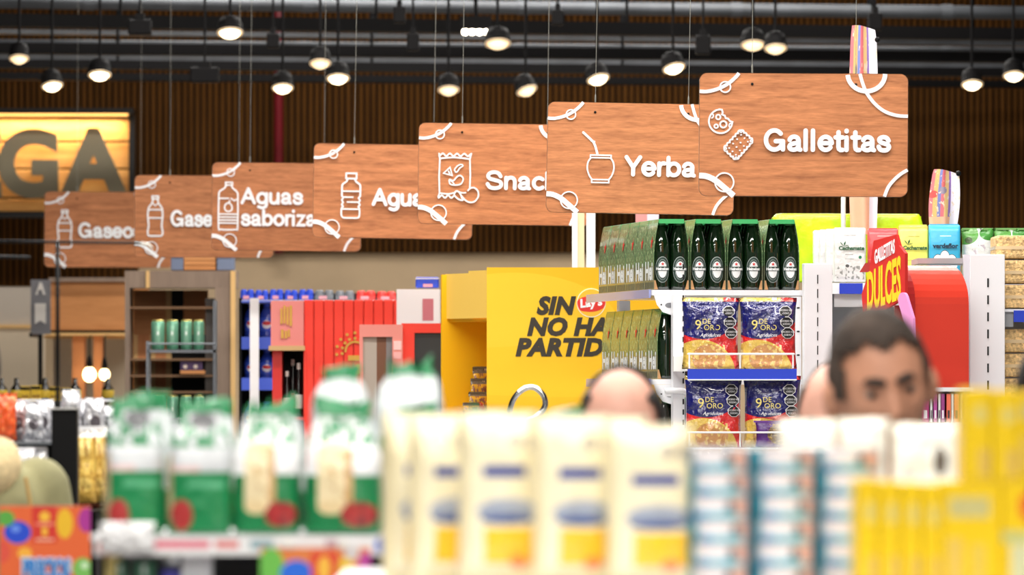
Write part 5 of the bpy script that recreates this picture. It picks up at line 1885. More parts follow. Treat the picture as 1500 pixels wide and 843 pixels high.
def remesh(bm_b, voxel, smooth_it, name, m):
    me = bm_b.mesh(name + '_raw', m)
    o = bpy.data.objects.new('tmp', me)
    COL.objects.link(o)
    md = o.modifiers.new('r', 'REMESH')
    md.mode = 'VOXEL'
    md.voxel_size = voxel
    md.use_smooth_shade = True
    if smooth_it:
        sm = o.modifiers.new('s', 'SMOOTH')
        sm.iterations = smooth_it
        sm.factor = 0.5
    dg = bpy.context.evaluated_depsgraph_get()
    out = bpy.data.meshes.new_from_object(o.evaluated_get(dg))
    bpy.data.objects.remove(o)
    out.name = name
    out.materials.clear()
    out.materials.append(m)
    for p in out.polygons:
        p.use_smooth = True
    return out


def person(label, eye, yaw, roll, pitch, skin, hair_fn, hair_m, top_m, leg_m, k=1.05, body_yaw=None, hood=None, brow=(46, 36, 30)):
    """eye = world position between the eyes; stands on the floor below it. Faces the camera at yaw 0."""
    hz = eye.z
    t_ = thing('person', label, 'person', (eye.x, eye.y, 0), yaw if body_yaw is None else body_yaw)
    RH = Matrix.Rotation((yaw - (yaw if body_yaw is None else body_yaw)), 4, 'Z') @ Matrix.Rotation(roll, 4, 'Y') @ Matrix.Rotation(pitch, 4, 'X')
    MH = Matrix.Translation((0, 0, hz)) @ RH
    vs, fs = SPH
    b = B()
    hv = [b.bm.verts.new(MH @ head_verts(p, k)) for p in vs]
    for f in fs:
        b.bm.faces.new([hv[i] for i in f])
    for sx in (-1, 1):
        M = MH @ Matrix.Translation((sx * 0.083 * k, 0.010, -0.012)) @ Matrix.Rotation(sx * 0.5, 4, 'Z') @ Matrix.Diagonal((0.012, 0.022, 0.035, 1))
        bmesh.ops.create_uvsphere(b.bm, u_segments=14, v_segments=10, radius=1, matrix=M)
    sz = hz - 0.235                      # shoulder line
    hp = hz * 0.56                       # hip line
    limb(b, [(0, 0.015, hz - 0.07), (0, 0.03, sz + 0.03)], [0.055, 0.062])
    rings = []
    for z, rx, ry in ((hp - 0.08, 0.14, 0.10), (hp, 0.165, 0.115), (hp + 0.14, 0.15, 0.105), (hp + 0.30, 0.165, 0.115), (sz - 0.06, 0.18, 0.115), (sz, 0.15, 0.09), (sz + 0.05, 0.06, 0.06)):
        rings.append([Vector((rx * math.cos(2 * PI * i / 20), 0.03 + ry * math.sin(2 * PI * i / 20), z)) for i in range(20)])
    b.loft(rings)
    arm_b, leg_b = [], []
    for sx in (-1, 1):
        el = (sx * 0.235, 0.04, sz - 0.30)
        wr = (sx * 0.235, -0.06, sz - 0.54)
        limb(b, [(sx * 0.17, 0.03, sz - 0.03), el], [0.052, 0.04])
        limb(b, [el, wr], [0.04, 0.027])
        pm_ = Vector(wr) + Vector((0, -0.02, -0.05))
        M = Matrix.Translation(pm_) @ Matrix.Diagonal((0.018, 0.042, 0.05, 1))
        bmesh.ops.create_uvsphere(b.bm, u_segments=14, v_segments=10, radius=1, matrix=M)
        for q_, (dy, ln) in enumerate(((-0.03, 0.062), (-0.01, 0.074), (0.010, 0.068), (0.029, 0.052))):
            p0 = pm_ + Vector((0, dy, -0.03))
            limb(b, [p0, p0 + Vector((-sx * 0.008, -0.004, -ln * 0.5)), p0 + Vector((-sx * 0.026, -0.006, -ln))], [0.0095, 0.009, 0.0075], 8)
        limb(b, [pm_ + Vector((0, -0.03, 0.02)), pm_ + Vector((-sx * 0.012, -0.06, -0.012)), pm_ + Vector((-sx * 0.02, -0.068, -0.04))], [0.011, 0.0105, 0.0085], 8)
        kn = (sx * 0.095, 0.0, hp * 0.52)
        an = (sx * 0.10, 0.05, 0.09)
        limb(b, [(sx * 0.088, 0.03, hp - 0.03), kn], [0.085, 0.058])
        limb(b, [kn, an], [0.055, 0.038])
        limb(b, [(sx * 0.10, 0.06, 0.045), (sx * 0.105, -0.11, 0.035)], [0.043, 0.034])
        arm_b.append((sx, el, wr))
        leg_b.append((sx, kn, an))
    body = inst('body', remesh(b, 0.0075, 1, 'body', skin), t_)
    # clothes
    b = B()
    rings = []
    for z, rx, ry in ((hp - 0.10, 0.185, 0.135), (hp + 0.14, 0.175, 0.13), (hp + 0.30, 0.19, 0.14), (sz - 0.06, 0.205, 0.14), (sz, 0.175, 0.115), (sz + 0.045, 0.085, 0.085), (sz + 0.06, 0.075, 0.075)):
        rings.append([Vector((rx * math.cos(2 * PI * i / 24), 0.03 + ry * math.sin(2 * PI * i / 24), z)) for i in range(24)])
    b.loft(rings)
    for sx, el, wr in arm_b:
        limb(b, [(sx * 0.175, 0.03, sz - 0.035), el], [0.075, 0.06])
        limb(b, [el, Vector(wr) + Vector((0, 0, 0.01))], [0.06, 0.045])
    inst('top', remesh(b, 0.012, 3, 'top', top_m), t_)
    b = B()
    for sx, kn, an in leg_b:
        limb(b, [(sx * 0.088, 0.03, hp - 0.03), kn], [0.105, 0.08])
        limb(b, [kn, Vector(an) + Vector((0, 0, -0.01))], [0.08, 0.068])
    b.ball((0, 0.03, hp - 0.02), 0.175, 0.125, 0.11)
    inst('trousers', remesh(b, 0.014, 3, 'trousers', leg_m), t_)
    # hair: a shell over the skull where hair_fn says so
    if hair_fn is not None:
        b = B()
        keep = {}
        inner = {}
        for f in fs:
            pts = [vs[i] for i in f]
            cpt = Vector((sum(p[0] for p in pts), sum(p[1] for p in pts), sum(p[2] for p in pts))) / len(pts)
            c_ = head_verts(cpt, 1.0)
            th = hair_fn(c_.x, c_.y, c_.z)
            if th <= 0:
                continue
            ov, iv = [], []
            for i in f:
                if i not in keep:
                    h_ = head_verts(vs[i], k)
                    nrm = Vector((vs[i][0] / 0.076, vs[i][1] / 0.096, vs[i][2] / 0.121)).normalized()
                    th_i = max(0.004, hair_fn(*(h_ / k))) + 0.003 * noise.noise(h_ * 90)
                    keep[i] = b.bm.verts.new(MH @ (h_ + nrm * th_i))
                    inner[i] = b.bm.verts.new(MH @ (h_ - nrm * 0.002))
                ov.append(keep[i])
                iv.append(inner[i])
            b.bm.faces.new(ov)
            b.bm.faces.new(iv[::-1])
        for e in [e for e in b.bm.edges if len(e.link_faces) == 1]:
            pass
        inst('hair', b.mesh('hair', hair_m, smooth=True), t_)
    # eyes and brows
    ew = mat('shaded_eye_white', (150, 138, 128), 0.35)  # whites darkened in colour to stand for shadow over the eyes
    ed = mat('eye_dark', (24, 18, 14), 0.2)
    bm_ = mat('brow_%d' % brow[0], brow, 0.8)
    for sx in (-1, 1):
        c_ = MH @ Vector((sx * 0.031 * k, -0.070 * k, -0.001))
        o = B().ball(c_, 0.0115, 0.0112, 0.0065, 14, 10).obj('eye', ew, t_, smooth=True)
        B().ball(MH @ Vector((sx * 0.031 * k, -0.0795 * k, -0.001)), 0.0062, 0.003, 0.0058, 12, 8).obj('iris', ed, o, smooth=True)
        pts = [MH @ Vector((sx * u * k, -(0.092 - 2.6 * (u - 0.012) ** 1.0 * 0.22 - 6.5 * max(0, u - 0.03) ** 1.4) * k, (0.017 + 0.004 * math.sin((u - 0.012) / 0.04 * PI)) * k)) for u in (0.010, 0.02, 0.03, 0.04, 0.05)]
        B().tube(pts, [0.0055, 0.0078, 0.0078, 0.0065, 0.004], 8).obj('eyebrow', bm_, t_, smooth=True)
    return t_, MH


def hair_front(x, y, z):
    line = 0.074 + 0.016 * math.cos(x / 0.022) * (1 if abs(x) < 0.07 else 0) - 0.012 * math.exp(-(x / 0.018) ** 2) * 2
    if y < -0.01 and z > line:
        return 0.010
    if y >= -0.01 and z > -0.075 + max(0, 0.045 - y) * 0.9:
        return 0.010
    if abs(x) > 0.062 and z > -0.01 and z < 0.09 and y > -0.05:
        return 0.005
    return 0


def hair_bald(x, y, z):
    if y > -0.035 and abs(x) > 0.045 and -0.06 < z < 0.085 + 0.02 * (y > 0.02):
        return 0.007
    if y > 0.022 and z > -0.08:
        return 0.010
    return 0


def hair_full(x, y, z):
    if z > 0.06 - 0.2 * max(0, y + 0.05) or y > 0.0 and z > -0.09:
        return 0.018
    return 0


hair_sp = mat('hair_salt_pepper', (62, 52, 46), 0.75, vary=0.35, scale=12, spec=0.2)
hair_dk = mat('hair_dark', (32, 26, 24), 0.55, vary=0.2, scale=40)
hair_gr = mat('hair_grey', (140, 132, 126), 0.6, vary=0.2, scale=40)
skin_a = skin_mat('skin_tan', (196, 140, 112))
skin_b = skin_mat('skin_pale', (226, 170, 150))
trous = mat('dark_trousers', (44, 46, 58), 0.8)
person('man with short greying hair facing the camera over the cream bags', P(1290, 566, 10.6), 0.14, -0.15, 0.12, skin_a, hair_front, hair_sp, mat('grey_shirt', (120, 116, 122), 0.8, bump=0.1), trous, k=1.04)
person('bald man with dark side hair, head bowed behind the cream pouches', P(911, 640, 11.6), -0.1, 0.0, 0.30, skin_b, hair_bald, hair_dk, mat('blue_shirt', (70, 84, 110), 0.8, bump=0.1), trous, k=1.04)
person('mostly hidden person with a pink brow beside the greying man', P(1226, 618, 12.8), -0.3, 0.0, 0.2, skin_b, hair_bald, hair_gr, mat('light_shirt', (176, 170, 172), 0.8, bump=0.1), trous, k=1.0)
person('person with dark hair cut off by the right picture edge', P(1568, 585, 11.2), 0.4, 0.0, 0.1, skin_a, hair_full, hair_dk, mat('tan_top', (160, 130, 90), 0.8, bump=0.1), trous, k=1.02)
olive = mat('olive_jacket', (132, 128, 92), 0.85, vary=0.1, scale=9, bump=0.2, bscale=30)
fleece = mat('beige_fleece', (208, 186, 142), 0.95, vary=0.1, scale=60, bump=0.7, bscale=160)
tp, MHd = person('person in an olive jacket with a beige hood, seen from behind', P(-62, 540, 14.0), 3.5, 0.0, 0.0, skin_a, hair_full, hair_dk, olive, trous, k=1.0)
# the hood lies on the back (local -Y is the face, so the back is +Y)
hz = tp.location.z + P(-62, 540, 14.0).z
b = B()
for ang in range(-80, 81, 16):
    a = math.radians(ang)
    b.ball((0.04 + 0.115 * math.sin(a), 0.06 + 0.10 * math.cos(a), hz - 0.205 - 0.03 * math.cos(a)), 0.052, 0.05, 0.062, 14, 10)
inst('hood', remesh(b, 0.01, 4, 'hood', fleece), tp, label='beige fleece hood')
B().tube([(-0.10, 0.195, hz - 0.24), (-0.12, 0.19, hz - 0.34), (-0.11, 0.185, hz - 0.46)], 0.004, 6).obj('drawstring', mat('cord_gold', (190, 150, 84), 0.6), tp)

# ================================================================== left middle distance: stand, snack rack, poster
D = 15.0
s = S(D)
c = P(94, 600, D)
t = thing('black_stand', 'black pillar stand carrying a thin black T-shaped pole', 'stand', (c.x, c.y, 0))
B().box(-19 * s, 19 * s, 0.0, 0.06, 0, c.z).obj('pillar', BLACK, t, bevel=0.002)
B().box(-34 * s, 20 * s, -0.005, 0.065, c.z, c.z + 2 * s).obj('cap_plate', mat('pale_plate', (190, 188, 184), 0.4), t)
top = P(0, 355, D).z
B().tube([(-11 * s, 0.03, c.z), (-11 * s, 0.03, top)], 3.0 * s, 10).obj('pole', BLACK, t, smooth=True)
B().tube([(-130 * s, 0.03, top + 2 * s), (112 * s, 0.03, top - 1 * s)], 2.3 * s, 8).obj('cross_bar', BLACK, t, smooth=True)
B().tube([(108 * s, 0.03, top - 1 * s), (122 * s, 0.03, top - 3 * s), (128 * s, 0.03, top - 9 * s)], 2.3 * s, 8).obj('bar_tip', mat('tip_white', (216, 214, 206), 0.4), t, smooth=True)
B().tube([(-130 * s, 0.10, top - 20 * s), (-54 * s, 0.10, top - 21 * s)], 2.3 * s, 8).obj('lower_bar', BLACK, t, smooth=True)
B().tube([(-130 * s, 0.03, top + 2 * s), (-130 * s, 0.10, top - 20 * s)], 1.7 * s, 8).obj('bar_link', BLACK, t)

D = 15.7
s = S(D)
org = (P(60, 0, D).x, D, 0)
t = thing('snack_gondola', 'black low gondola with silver and yellow snack bags on two tiers', 'shelf', org)
rect('upper_shelf', GREYM, t, org, D, -60, 648, 178, 652, 0.0, 0.2)
rect('lower_shelf', BLACK, t, org, D, -60, 745, 178, 749, -0.3, 0.2)
rect('back_panel', BLACK, t, org, D, -60, 605, 178, floorz(D), 0.2, 0.22)
rect('side_panel', BLACK, t, org, D, 174, 645, 178, floorz(D), -0.02, 0.2)
rect('plinth', BLACK, t, org, D, -60, 749, 152, floorz(D), -0.28, 0.2)
silv = print_mat('silver_bag', (206, 206, 212), [('noise', 0, 0, 1, 1, (240, 240, 244), 6, 0.55), ('noise', 0, 0, 1, 0.7, (120, 122, 130), 8, 0.6), ('ell', 0.5, 0.45, 0.25, 0.15, (96, 90, 96))], 0.25, 0.35, bump=0.6, bscale=22)
ora = print_mat('orange_bag', (230, 90, 40), [('noise', 0, 0, 1, 1, (240, 140, 80), 6, 0.6)], 0.3, bump=0.5)
s_me = [pillow('bag', 34 * s, 62 * s, 0.04, silv, 70 + k, wrinkle=0.009, pinch=0.25, flare=0.4) for k in range(3)]
o_me = pillow('bag', 34 * s, 62 * s, 0.04, ora, 75, wrinkle=0.009)
where = ['at the picture edge', 'second from the edge', 'third from the edge', 'just left of the black stand', 'peaking over the black stand', 'first right of the black stand', 'second right of the black stand', 'next to the green cake bags']
for k, (px, yt) in enumerate(((8, 577), (30, 588), (48, 592), (66, 586), (104, 572), (122, 590), (138, 584), (154, 596))):
    c = P(px, yt + 62, D + 0.06 + 0.05 * (k % 2))
    c.z = P(0, 648, D).z + 0.001
    tb = thing('silver_snack_bag', ('orange snack bag on the upper tier, ' if k == 0 else 'shiny silver snack bag on the upper tier, ') + where[k], 'snack bag', c, 0.2 * (-1) ** k, 'snack bags on the upper tier')
    inst('bag', o_me if k == 0 else s_me[k % 3], tb)
    for ch_ in tb.children:
        ch_.scale = (1, 1, (648 - yt) / 62.0)
    B().box(-13 * s, 13 * s, -0.001, 0.001, 59 * s, 62 * s).obj('seal', mat('bag_seal', (236, 236, 240), 0.3), tb)
    B().box(-12 * s, 12 * s, -0.004, 0.004, 0.0, 1.5 * s).obj('bottom_fold', mat('bag_seal', (236, 236, 240), 0.3), tb)
yb_m = print_mat('yellow_pasta_bag', (222, 178, 84), [('ell', 0.4, 0.75, 0.4, 0.1, (236, 206, 120)), ('ell', 0.6, 0.52, 0.4, 0.1, (238, 200, 100)), ('ell', 0.45, 0.3, 0.4, 0.09, (240, 204, 110)), ('noise', 0, 0, 1, 1, (170, 110, 50), 6, 0.62), ('rect', 0, 0.88, 1, 1.1, (236, 232, 226)), ('rect', 0, 0, 1, 0.08, (110, 60, 40))], 0.25, bump=0.6, bscale=26, coat=0.4)
for k, (px, w_) in enumerate(((126, 30), (145, 24))):
    c = P(px, 744, D - 0.13 + 0.08 * k)
    c.z = P(0, 745, D).z + 0.001
    tb = thing('yellow_snack_bag', ['left', 'right'][k] + ' tall yellow snack bag beside the black stand', 'snack bag', c, group='yellow snack bags')
    inst('bag', pillow('bag', w_ * s, 118 * s, 0.05, yb_m, 80 + k, wrinkle=0.008), tb)
    B().box(-w_ / 2 * s, w_ / 2 * s, -0.001, 0.001, 114 * s, 120 * s).obj('seal', mat('bag_seal', (236, 236, 240), 0.3), tb)
for k, px in enumerate((10, 34, 54)):
    c = P(px, 744, D - 0.12 + 0.07 * k)
    c.z = P(0, 745, D).z + 0.001
    tb = thing('grey_snack_bag', ['left', 'middle', 'right'][k] + ' grey foil bag on the lower tier behind the hooded person', 'snack bag', c, group='grey foil bags')
    inst('bag', pillow('bag', 34 * s, 88 * s, 0.05, silv, 84 + k, wrinkle=0.01), tb)
    B().box(-15 * s, 15 * s, -0.001, 0.001, 86 * s, 89 * s).obj('seal', mat('bag_seal', (236, 236, 240), 0.3), tb)

D = 12.4
s = S(D)
c = P(66, 742, D)
pz = c.z
t = thing('price_poster', 'orange poster board with balloons reading PRECIOS', 'poster', (c.x, c.y, 0))
pm = print_mat('balloon_poster', (232, 104, 52), [('ell', 0.20, 0.70, 0.15, 0.13, (32, 76, 210)), ('ell', 0.07, 0.86, 0.10, 0.09, (90, 170, 70)), ('ell', 0.72, 0.80, 0.09, 0.17, (240, 190, 40)), ('ell', 0.96, 0.84, 0.09, 0.14, (176, 50, 150)), ('ell', 0.28, 0.46, 0.08, 0.07, (248, 180, 60)),
                                           ('ell', 0.92, 0.28, 0.11, 0.13, (120, 190, 90)), ('ell', 0.0, 0.48, 0.12, 0.14, (226, 84, 66)), ('ell', 0.18, 0.74, 0.05, 0.04, (110, 150, 240)), ('ell', 0.94, 0.32, 0.04, 0.04, (210, 236, 200)), ('rect', 0.36, 0.58, 0.63, 1.0, (214, 52, 40)), ('ell', 0.5, 0.88, 0.06, 0.06, (246, 190, 60)), ('rect', 0.47, 0.66, 0.53, 0.76, (246, 190, 60)), ('rect', 0.4, 0.60, 0.6, 0.63, (240, 180, 150)), ('rect', 0.4, 0.78, 0.6, 0.81, (240, 150, 120))], 0.5)
hb_ = 128 * s
B().box(-67 * s, 66 * s, 0, 0.012, pz - hb_, pz).obj('board', pm, t, uvbox=(-67 * s, 66 * s, pz - hb_, pz))
for m, off, ex, col in ((0, 0.010, 0.001, (214, 230, 240)), (1, 0.004, 0.002, (40, 130, 210))):
    mm = mat('precios_%d' % m, col, 0.5)
    me = text_mesh('PRECIOS', 0.1, mm, offset=off, extrude=ex, key='prec%d' % m)
    xs = [v.co.x for v in me.vertices]
    o = inst('lettering', me, t)
    kx = (74 - 6 * m) * s / (max(xs) - min(xs))
    o.scale = (kx, 1, 40 * s / 0.1)
    o.location = (2 * s, -0.001 - 0.001 * m, pz - 106 * s)
B().box(-64 * s, 63 * s, 0.012, 0.03, 0, pz - 4 * s).obj('backing', mat('poster_back', (200, 180, 160), 0.6), t)

# ================================================================== cake bags on their shelf
D = 10.2
s = S(D)
zs = P(0, 783, D).z
org = (P(345, 0, D).x, D, 0)
t = thing('cake_shelf', 'white shelf with a price strip carrying the green and white cake bags', 'shelf', org)
rect('shelf_board', SHELFW, t, org, D, 138, 783, 985, 790, -0.075, 0.4)
strip_m = print_mat('price_strip', (240, 240, 242), [('rect', 0.10, 0.35, 0.20, 0.75, (228, 120, 140)), ('rect', 0.21, 0.35, 0.25, 0.75, (226, 130, 130)), ('ell', 0.045, 0.5, 0.02, 0.4, (240, 150, 70)), ('ell', 0.02, 0.4, 0.015, 0.4, (226, 120, 110)), ('rect', 0.27, 0.3, 0.31, 0.8, (150, 180, 190)), ('rect', 0.40, 0.3, 0.43, 0.8, (200, 170, 180)), ('ell', 0.5, 0.5, 0.015, 0.45, (80, 120, 210)), ('ell', 0.52, 0.5, 0.012, 0.45, (220, 140, 150))], 0.3)
a = P(138, 814, D - .08) - Vector(org)
b_ = P(985, 785, D - .08) - Vector(org)
B().box(a.x, b_.x, -0.085, -0.076, a.z, b_.z).obj('price_strip', strip_m, t, uvbox=(a.x, b_.x, a.z, b_.z))
rect('post', SHELFW, t, org, D, 268, 812, 312, floorz(D), -0.04, 0.0)
rect('lower_board', SHELFW, t, org, D, 138, 868, 985, 876, -0.075, 0.4)
rect('back_panel', mat('dim_panel', (90, 88, 88), 0.6), t, org, D, 138, 800, 985, floorz(D), 0.39, 0.41)
rect('plinth', SHELFW, t, org, D, 138, 1900, 985, floorz(D), 0.0, 0.39)
GREEN = (24, 128, 74)
cake_a = print_mat('cake_bag_slice', (244, 244, 246), [('rect', -0.2, -0.1, 1.2, 0.46, GREEN), ('noise', 0.0, 0.70, 1, 0.92, (40, 140, 88), 9, 0.50), ('rect', -1, 0.93, 2, 1.3, (30, 140, 84)),
                                                   ('ell', 0.40, 0.66, 0.22, 0.07, (236, 214, 168)), ('rect', 0.18, 0.20, 0.54, 0.66, (240, 222, 180)), ('rect', 0.54, 0.22, 0.64, 0.66, (206, 164, 110)), ('ell', 0.36, 0.21, 0.18, 0.06, (232, 208, 160)),
                                                   ('noise', 0.2, 0.2, 0.54, 0.68, (204, 160, 90), 9, 0.63), ('noise', 0.2, 0.2, 0.54, 0.68, (196, 90, 80), 14, 0.70), ('ell', 0.72, 0.15, 0.24, 0.10, (176, 46, 48)), ('noise', 0.5, 0.05, 0.95, 0.25, (120, 40, 44), 7, 0.56)], 0.3, bump=0.5, bscale=20, coat=0.4)
cake_b = print_mat('cake_bag_leaf', (208, 212, 216), [('rect', -0.2, -0.1, 1.2, 0.47, (24, 134, 78)), ('rect', 0.0, 0.47, 0.5, 0.52, (226, 196, 196)), ('noise', 0.0, 0.66, 1, 0.86, (30, 134, 80), 8, 0.50), ('rect', -1, 0.93, 2, 1.3, (30, 140, 84)), ('rect', 0.0, 0.86, 0.3, 1.0, (30, 140, 84)),
                                                  ('ell', 0.55, 0.86, 0.2, 0.07, (90, 92, 96)), ('rect', 0.0, 0.1, 0.08, 0.6, (206, 180, 140)), ('ell', 0.22, 0.14, 0.17, 0.12, (176, 52, 52)), ('rect', 0.3, 0.35, 0.9, 0.40, (90, 176, 130))], 0.3, bump=0.5, bscale=20, coat=0.4)
cake_plain = print_mat('cake_bag_back', (208, 214, 216), [('rect', -1, 0.88, 2, 1.3, (30, 142, 86)), ('noise', 0, 0.5, 1, 0.9, (200, 206, 208), 5, 0.55), ('rect', -1, -1, 2, 0.3, GREEN)], 0.3, bump=0.5, bscale=20, coat=0.4)
_cb = {}


def cake_bag(x0, x1, yt, yb, D_, m, lab, seed, rz=0.0):
    s_ = S(D_)
    w, h = (x1 - x0) * s_, (yb - yt) * s_
    c_ = P((x0 + x1) / 2, yb, D_)
    tb = thing('cake_bag', lab, 'cake bag', (c_.x, c_.y, c_.z + 0.001), rz, 'green and white cake bags')
    inst('bag', gusset_bag('bag', w * 0.95, h, min(0.12, w * 0.9), m, seed), tb)
    B().box(-w * 0.2, w * 0.2, -0.006, 0.006, h * 0.925, h * 0.94).obj('tie', mat('tie_green', (30, 130, 80), 0.4), tb)
    return tb


cake_bag(150, 242, 588, 782, D - 0.0, cake_b, 'leftmost cake bag, leaf side and grey seal to the front', 91, 0.12)
cake_bag(243, 342, 592, 782, D - 0.02, cake_b, 'second cake bag from the left, large white upper half', 92, 0.05)
cake_bag(340, 443, 596, 782, D - 0.01, cake_a, 'third cake bag from the left, showing a sliced cake', 93)
cake_bag(443, 562, 598, 782, D - 0.01, cake_a, 'fourth cake bag, wide sliced cake print next to the cream pouches', 94)
rz_ = P(0, 782, D).z
for k, (x0, x1, yt) in enumerate(((188, 262, 582), (268, 350, 588), (372, 448, 592), (468, 556, 594))):
    cake_bag(x0, x1, yt, 775, D + 0.13, cake_plain, 'back row cake bag, %s from the left, mostly hidden' % ['first', 'second', 'third', 'fourth'][k], 95 + k)
for k, (x0, x1, yt) in enumerate(((562, 660, 600), (662, 770, 604), (772, 872, 606), (872, 968, 618))):
    cake_bag(x0, x1, yt, 781.5, D - 0.0, cake_plain, 'green topped cake bag behind the cream pouches, %s from the left' % ['first', 'second', 'third', 'fourth'][k], 100 + k)
# riser with the two tall bags behind
D2 = 10.47
org = P(555, 775, D2)
t = thing('riser_box', 'low white riser box at the back of the cake shelf', 'box', (org.x, org.y, P(0, 783, D).z))
hz_ = P(0, 690, D2).z - t.location.z
B().box(-110 * S(D2), 110 * S(D2), -0.06, 0.10, 0.0005, hz_).obj('body', WHITE, t)
B().box(-112 * S(D2), 112 * S(D2), -0.062, 0.102, hz_, hz_ + 0.004).obj('lid', WHITE, t)
for k, (x0, x1, yt) in enumerate(((452, 542, 541), (545, 652, 535))):
    cake_bag(x0, x1, yt, 686, D2, cake_plain, ['left', 'right'][k] + ' raised cake bag standing above the rest, green frill on top', 106 + k)
# under the shelf
s = S(D)
zl = P(0, 868, D).z
for k, (px, r, colr, lab) in enumerate(((176, 11, (70, 130, 100), 'left small green can below the cake shelf'), (212, 16, (74, 134, 104), 'right small green can below the cake shelf'))):
    c = P(px, 867.5, D - 0.02)
    tb = thing('small_can', lab, 'can', c, group='green cans below the cake shelf')
    B().lathe([(r * s * 0.95, 0), (r * s, 0.004), (r * s, 42 * s), (r * s * 0.95, 44 * s)], 20).obj('body', print_mat('low_can_%d' % k, colr, [('rect', 0.4, 0.5, 0.6, 0.8, (226, 236, 230))], 0.4), tb, smooth=True, uvbox=(-r * s, r * s, 0, 50 * s))
    B().lathe([(r * s * 0.9, 44 * s), (r * s * 0.98, 45 * s), (r * s * 0.9, 47 * s)], 20).obj('lid', BLACK, tb, smooth=True)
c = P(250, 867.5, D - 0.02)
tb = thing('jar', 'small jar with a silver lid and blue label below the cake shelf', 'jar', c)
B().lathe([(14 * s, 0), (15 * s, 0.004), (15 * s, 36 * s), (13 * s, 40 * s)], 20).obj('glass', print_mat('jar_label', (60, 60, 90), [('rect', 0, 0.2, 1, 0.75, (86, 80, 190))], 0.3), tb, smooth=True, uvbox=(-15 * s, 15 * s, 0, 40 * s))
B().lathe([(14 * s, 40 * s), (15 * s, 41 * s), (15 * s, 50 * s), (12 * s, 51 * s)], 20).obj('lid', CHROME, tb)
for k, (x0, x1) in enumerate(((150, 178), (184, 222))):
    c = P((x0 + x1) / 2, 812, D - 0.12)
    tb = thing('crumpled_bag', ['left', 'right'][k] + ' small crumpled white bag hanging at the left end of the cake shelf', 'bag', (c.x, c.y, c.z), 0.2, 'crumpled white bags')
    inst('bag', pillow('bag', (x1 - x0) * s * 1.3, 46 * s, 0.03, mat('white_plastic', (240, 240, 242), 0.25, bump=0.6, bscale=30), 110 + k, wrinkle=0.012), tb)
    B().tube([(0, 0.0, 44 * s), (0, 0.03, 50 * s)], 0.002, 6).obj('hook', CHROME, tb)
c = P(166, 868, D - 0.02)
tb = thing('yellow_sachet', 'narrow pale yellow sachet below the left end of the cake shelf', 'sachet', c, 0.1)
inst('bag', pillow('bag', 26 * s, 72 * s, 0.02, mat('sachet_yellow', (226, 206, 130), 0.35, bump=0.4, bscale=30), 113, wrinkle=0.005), tb)
B().box(-12 * s, 12 * s, -0.001, 0.001, 69 * s, 73 * s).obj('seal', whm, tb)
# promo card hanging from the strip
c = P(462, 803, D - 0.1)
tb = thing('promo_card', 'colourful balloon card hanging under the cake shelf price strip', 'card', (c.x, c.y, c.z))
pcm = print_mat('promo_card', (226, 130, 70), [('ell', 0.1, 0.5, 0.12, 0.5, (110, 190, 80)), ('ell', 0.33, 0.35, 0.15, 0.35, (40, 110, 226)), ('rect', 0.46, 0.0, 0.70, 0.9, (222, 66, 48)), ('ell', 0.58, 0.5, 0.06, 0.3, (246, 190, 70)), ('ell', 0.78, 0.4, 0.08, 0.4, (236, 196, 60)), ('ell', 0.96, 0.4, 0.08, 0.5, (190, 70, 160)), ('ell', 0.83, 0.9, 0.07, 0.2, (214, 206, 206))], 0.45)
w, h = 160 * s, 60 * s
B().box(-w / 2, w / 2, -0.002, 0.0, -h, 0).obj('card', pcm, tb, uvbox=(-w / 2, w / 2, -h, 0))
B().box(-w * 0.3, -w * 0.2, -0.002, 0.012, -0.002, 0.012).obj('clip', whm, tb)
B().box(w * 0.2, w * 0.3, -0.002, 0.012, -0.002, 0.012).obj('clip', whm, tb)

# ================================================================== front gondola: pouches, cans, cream bags, yellow boxes
D = 8.6
s = S(D)
zf = P(0, 862, D).z
org = (P(1040, 0, D).x, D, 0)
t = thing('front_shelf', 'white shelf in front holding pouches, cans and yellow boxes', 'shelf', org)
B().box(-0.52, 0.60, -0.42, 0.9, zf - 0.03, zf).obj('shelf_board', SHELFW, t)
B().box(-0.52, 0.60, -0.1, 0.9, 0, zf - 0.03).obj('body', SHELFW, t)
B().box(-0.52, 0.60, -0.425, -0.42, zf - 0.05, zf + 0.004).obj('price_strip', BLUE, t)
CREAM = (250, 240, 206)
mayo = print_mat('cream_pouch', CREAM, [('rect', 0.30, 0.635, 0.86, 0.70, (24, 60, 150)), ('ell', 0.62, 0.44, 0.40, 0.075, (168, 176, 192)), ('ell', 0.62, 0.395, 0.36, 0.03, (60, 86, 146)), ('rect', 0.32, 0.14, 0.98, 0.345, (252, 202, 40)), ('ell', 0.76, 0.15, 0.12, 0.035, (246, 140, 80)),
                                        ('ell', 0.72, 0.84, 0.12, 0.04, (196, 186, 166)), ('ell', 0.93, 0.83, 0.07, 0.05, (186, 176, 160)), ('rect', 0.0, 0, 0.12, 1, (248, 234, 190))], 0.3, bump=0.25, bscale=16, coat=0.5)


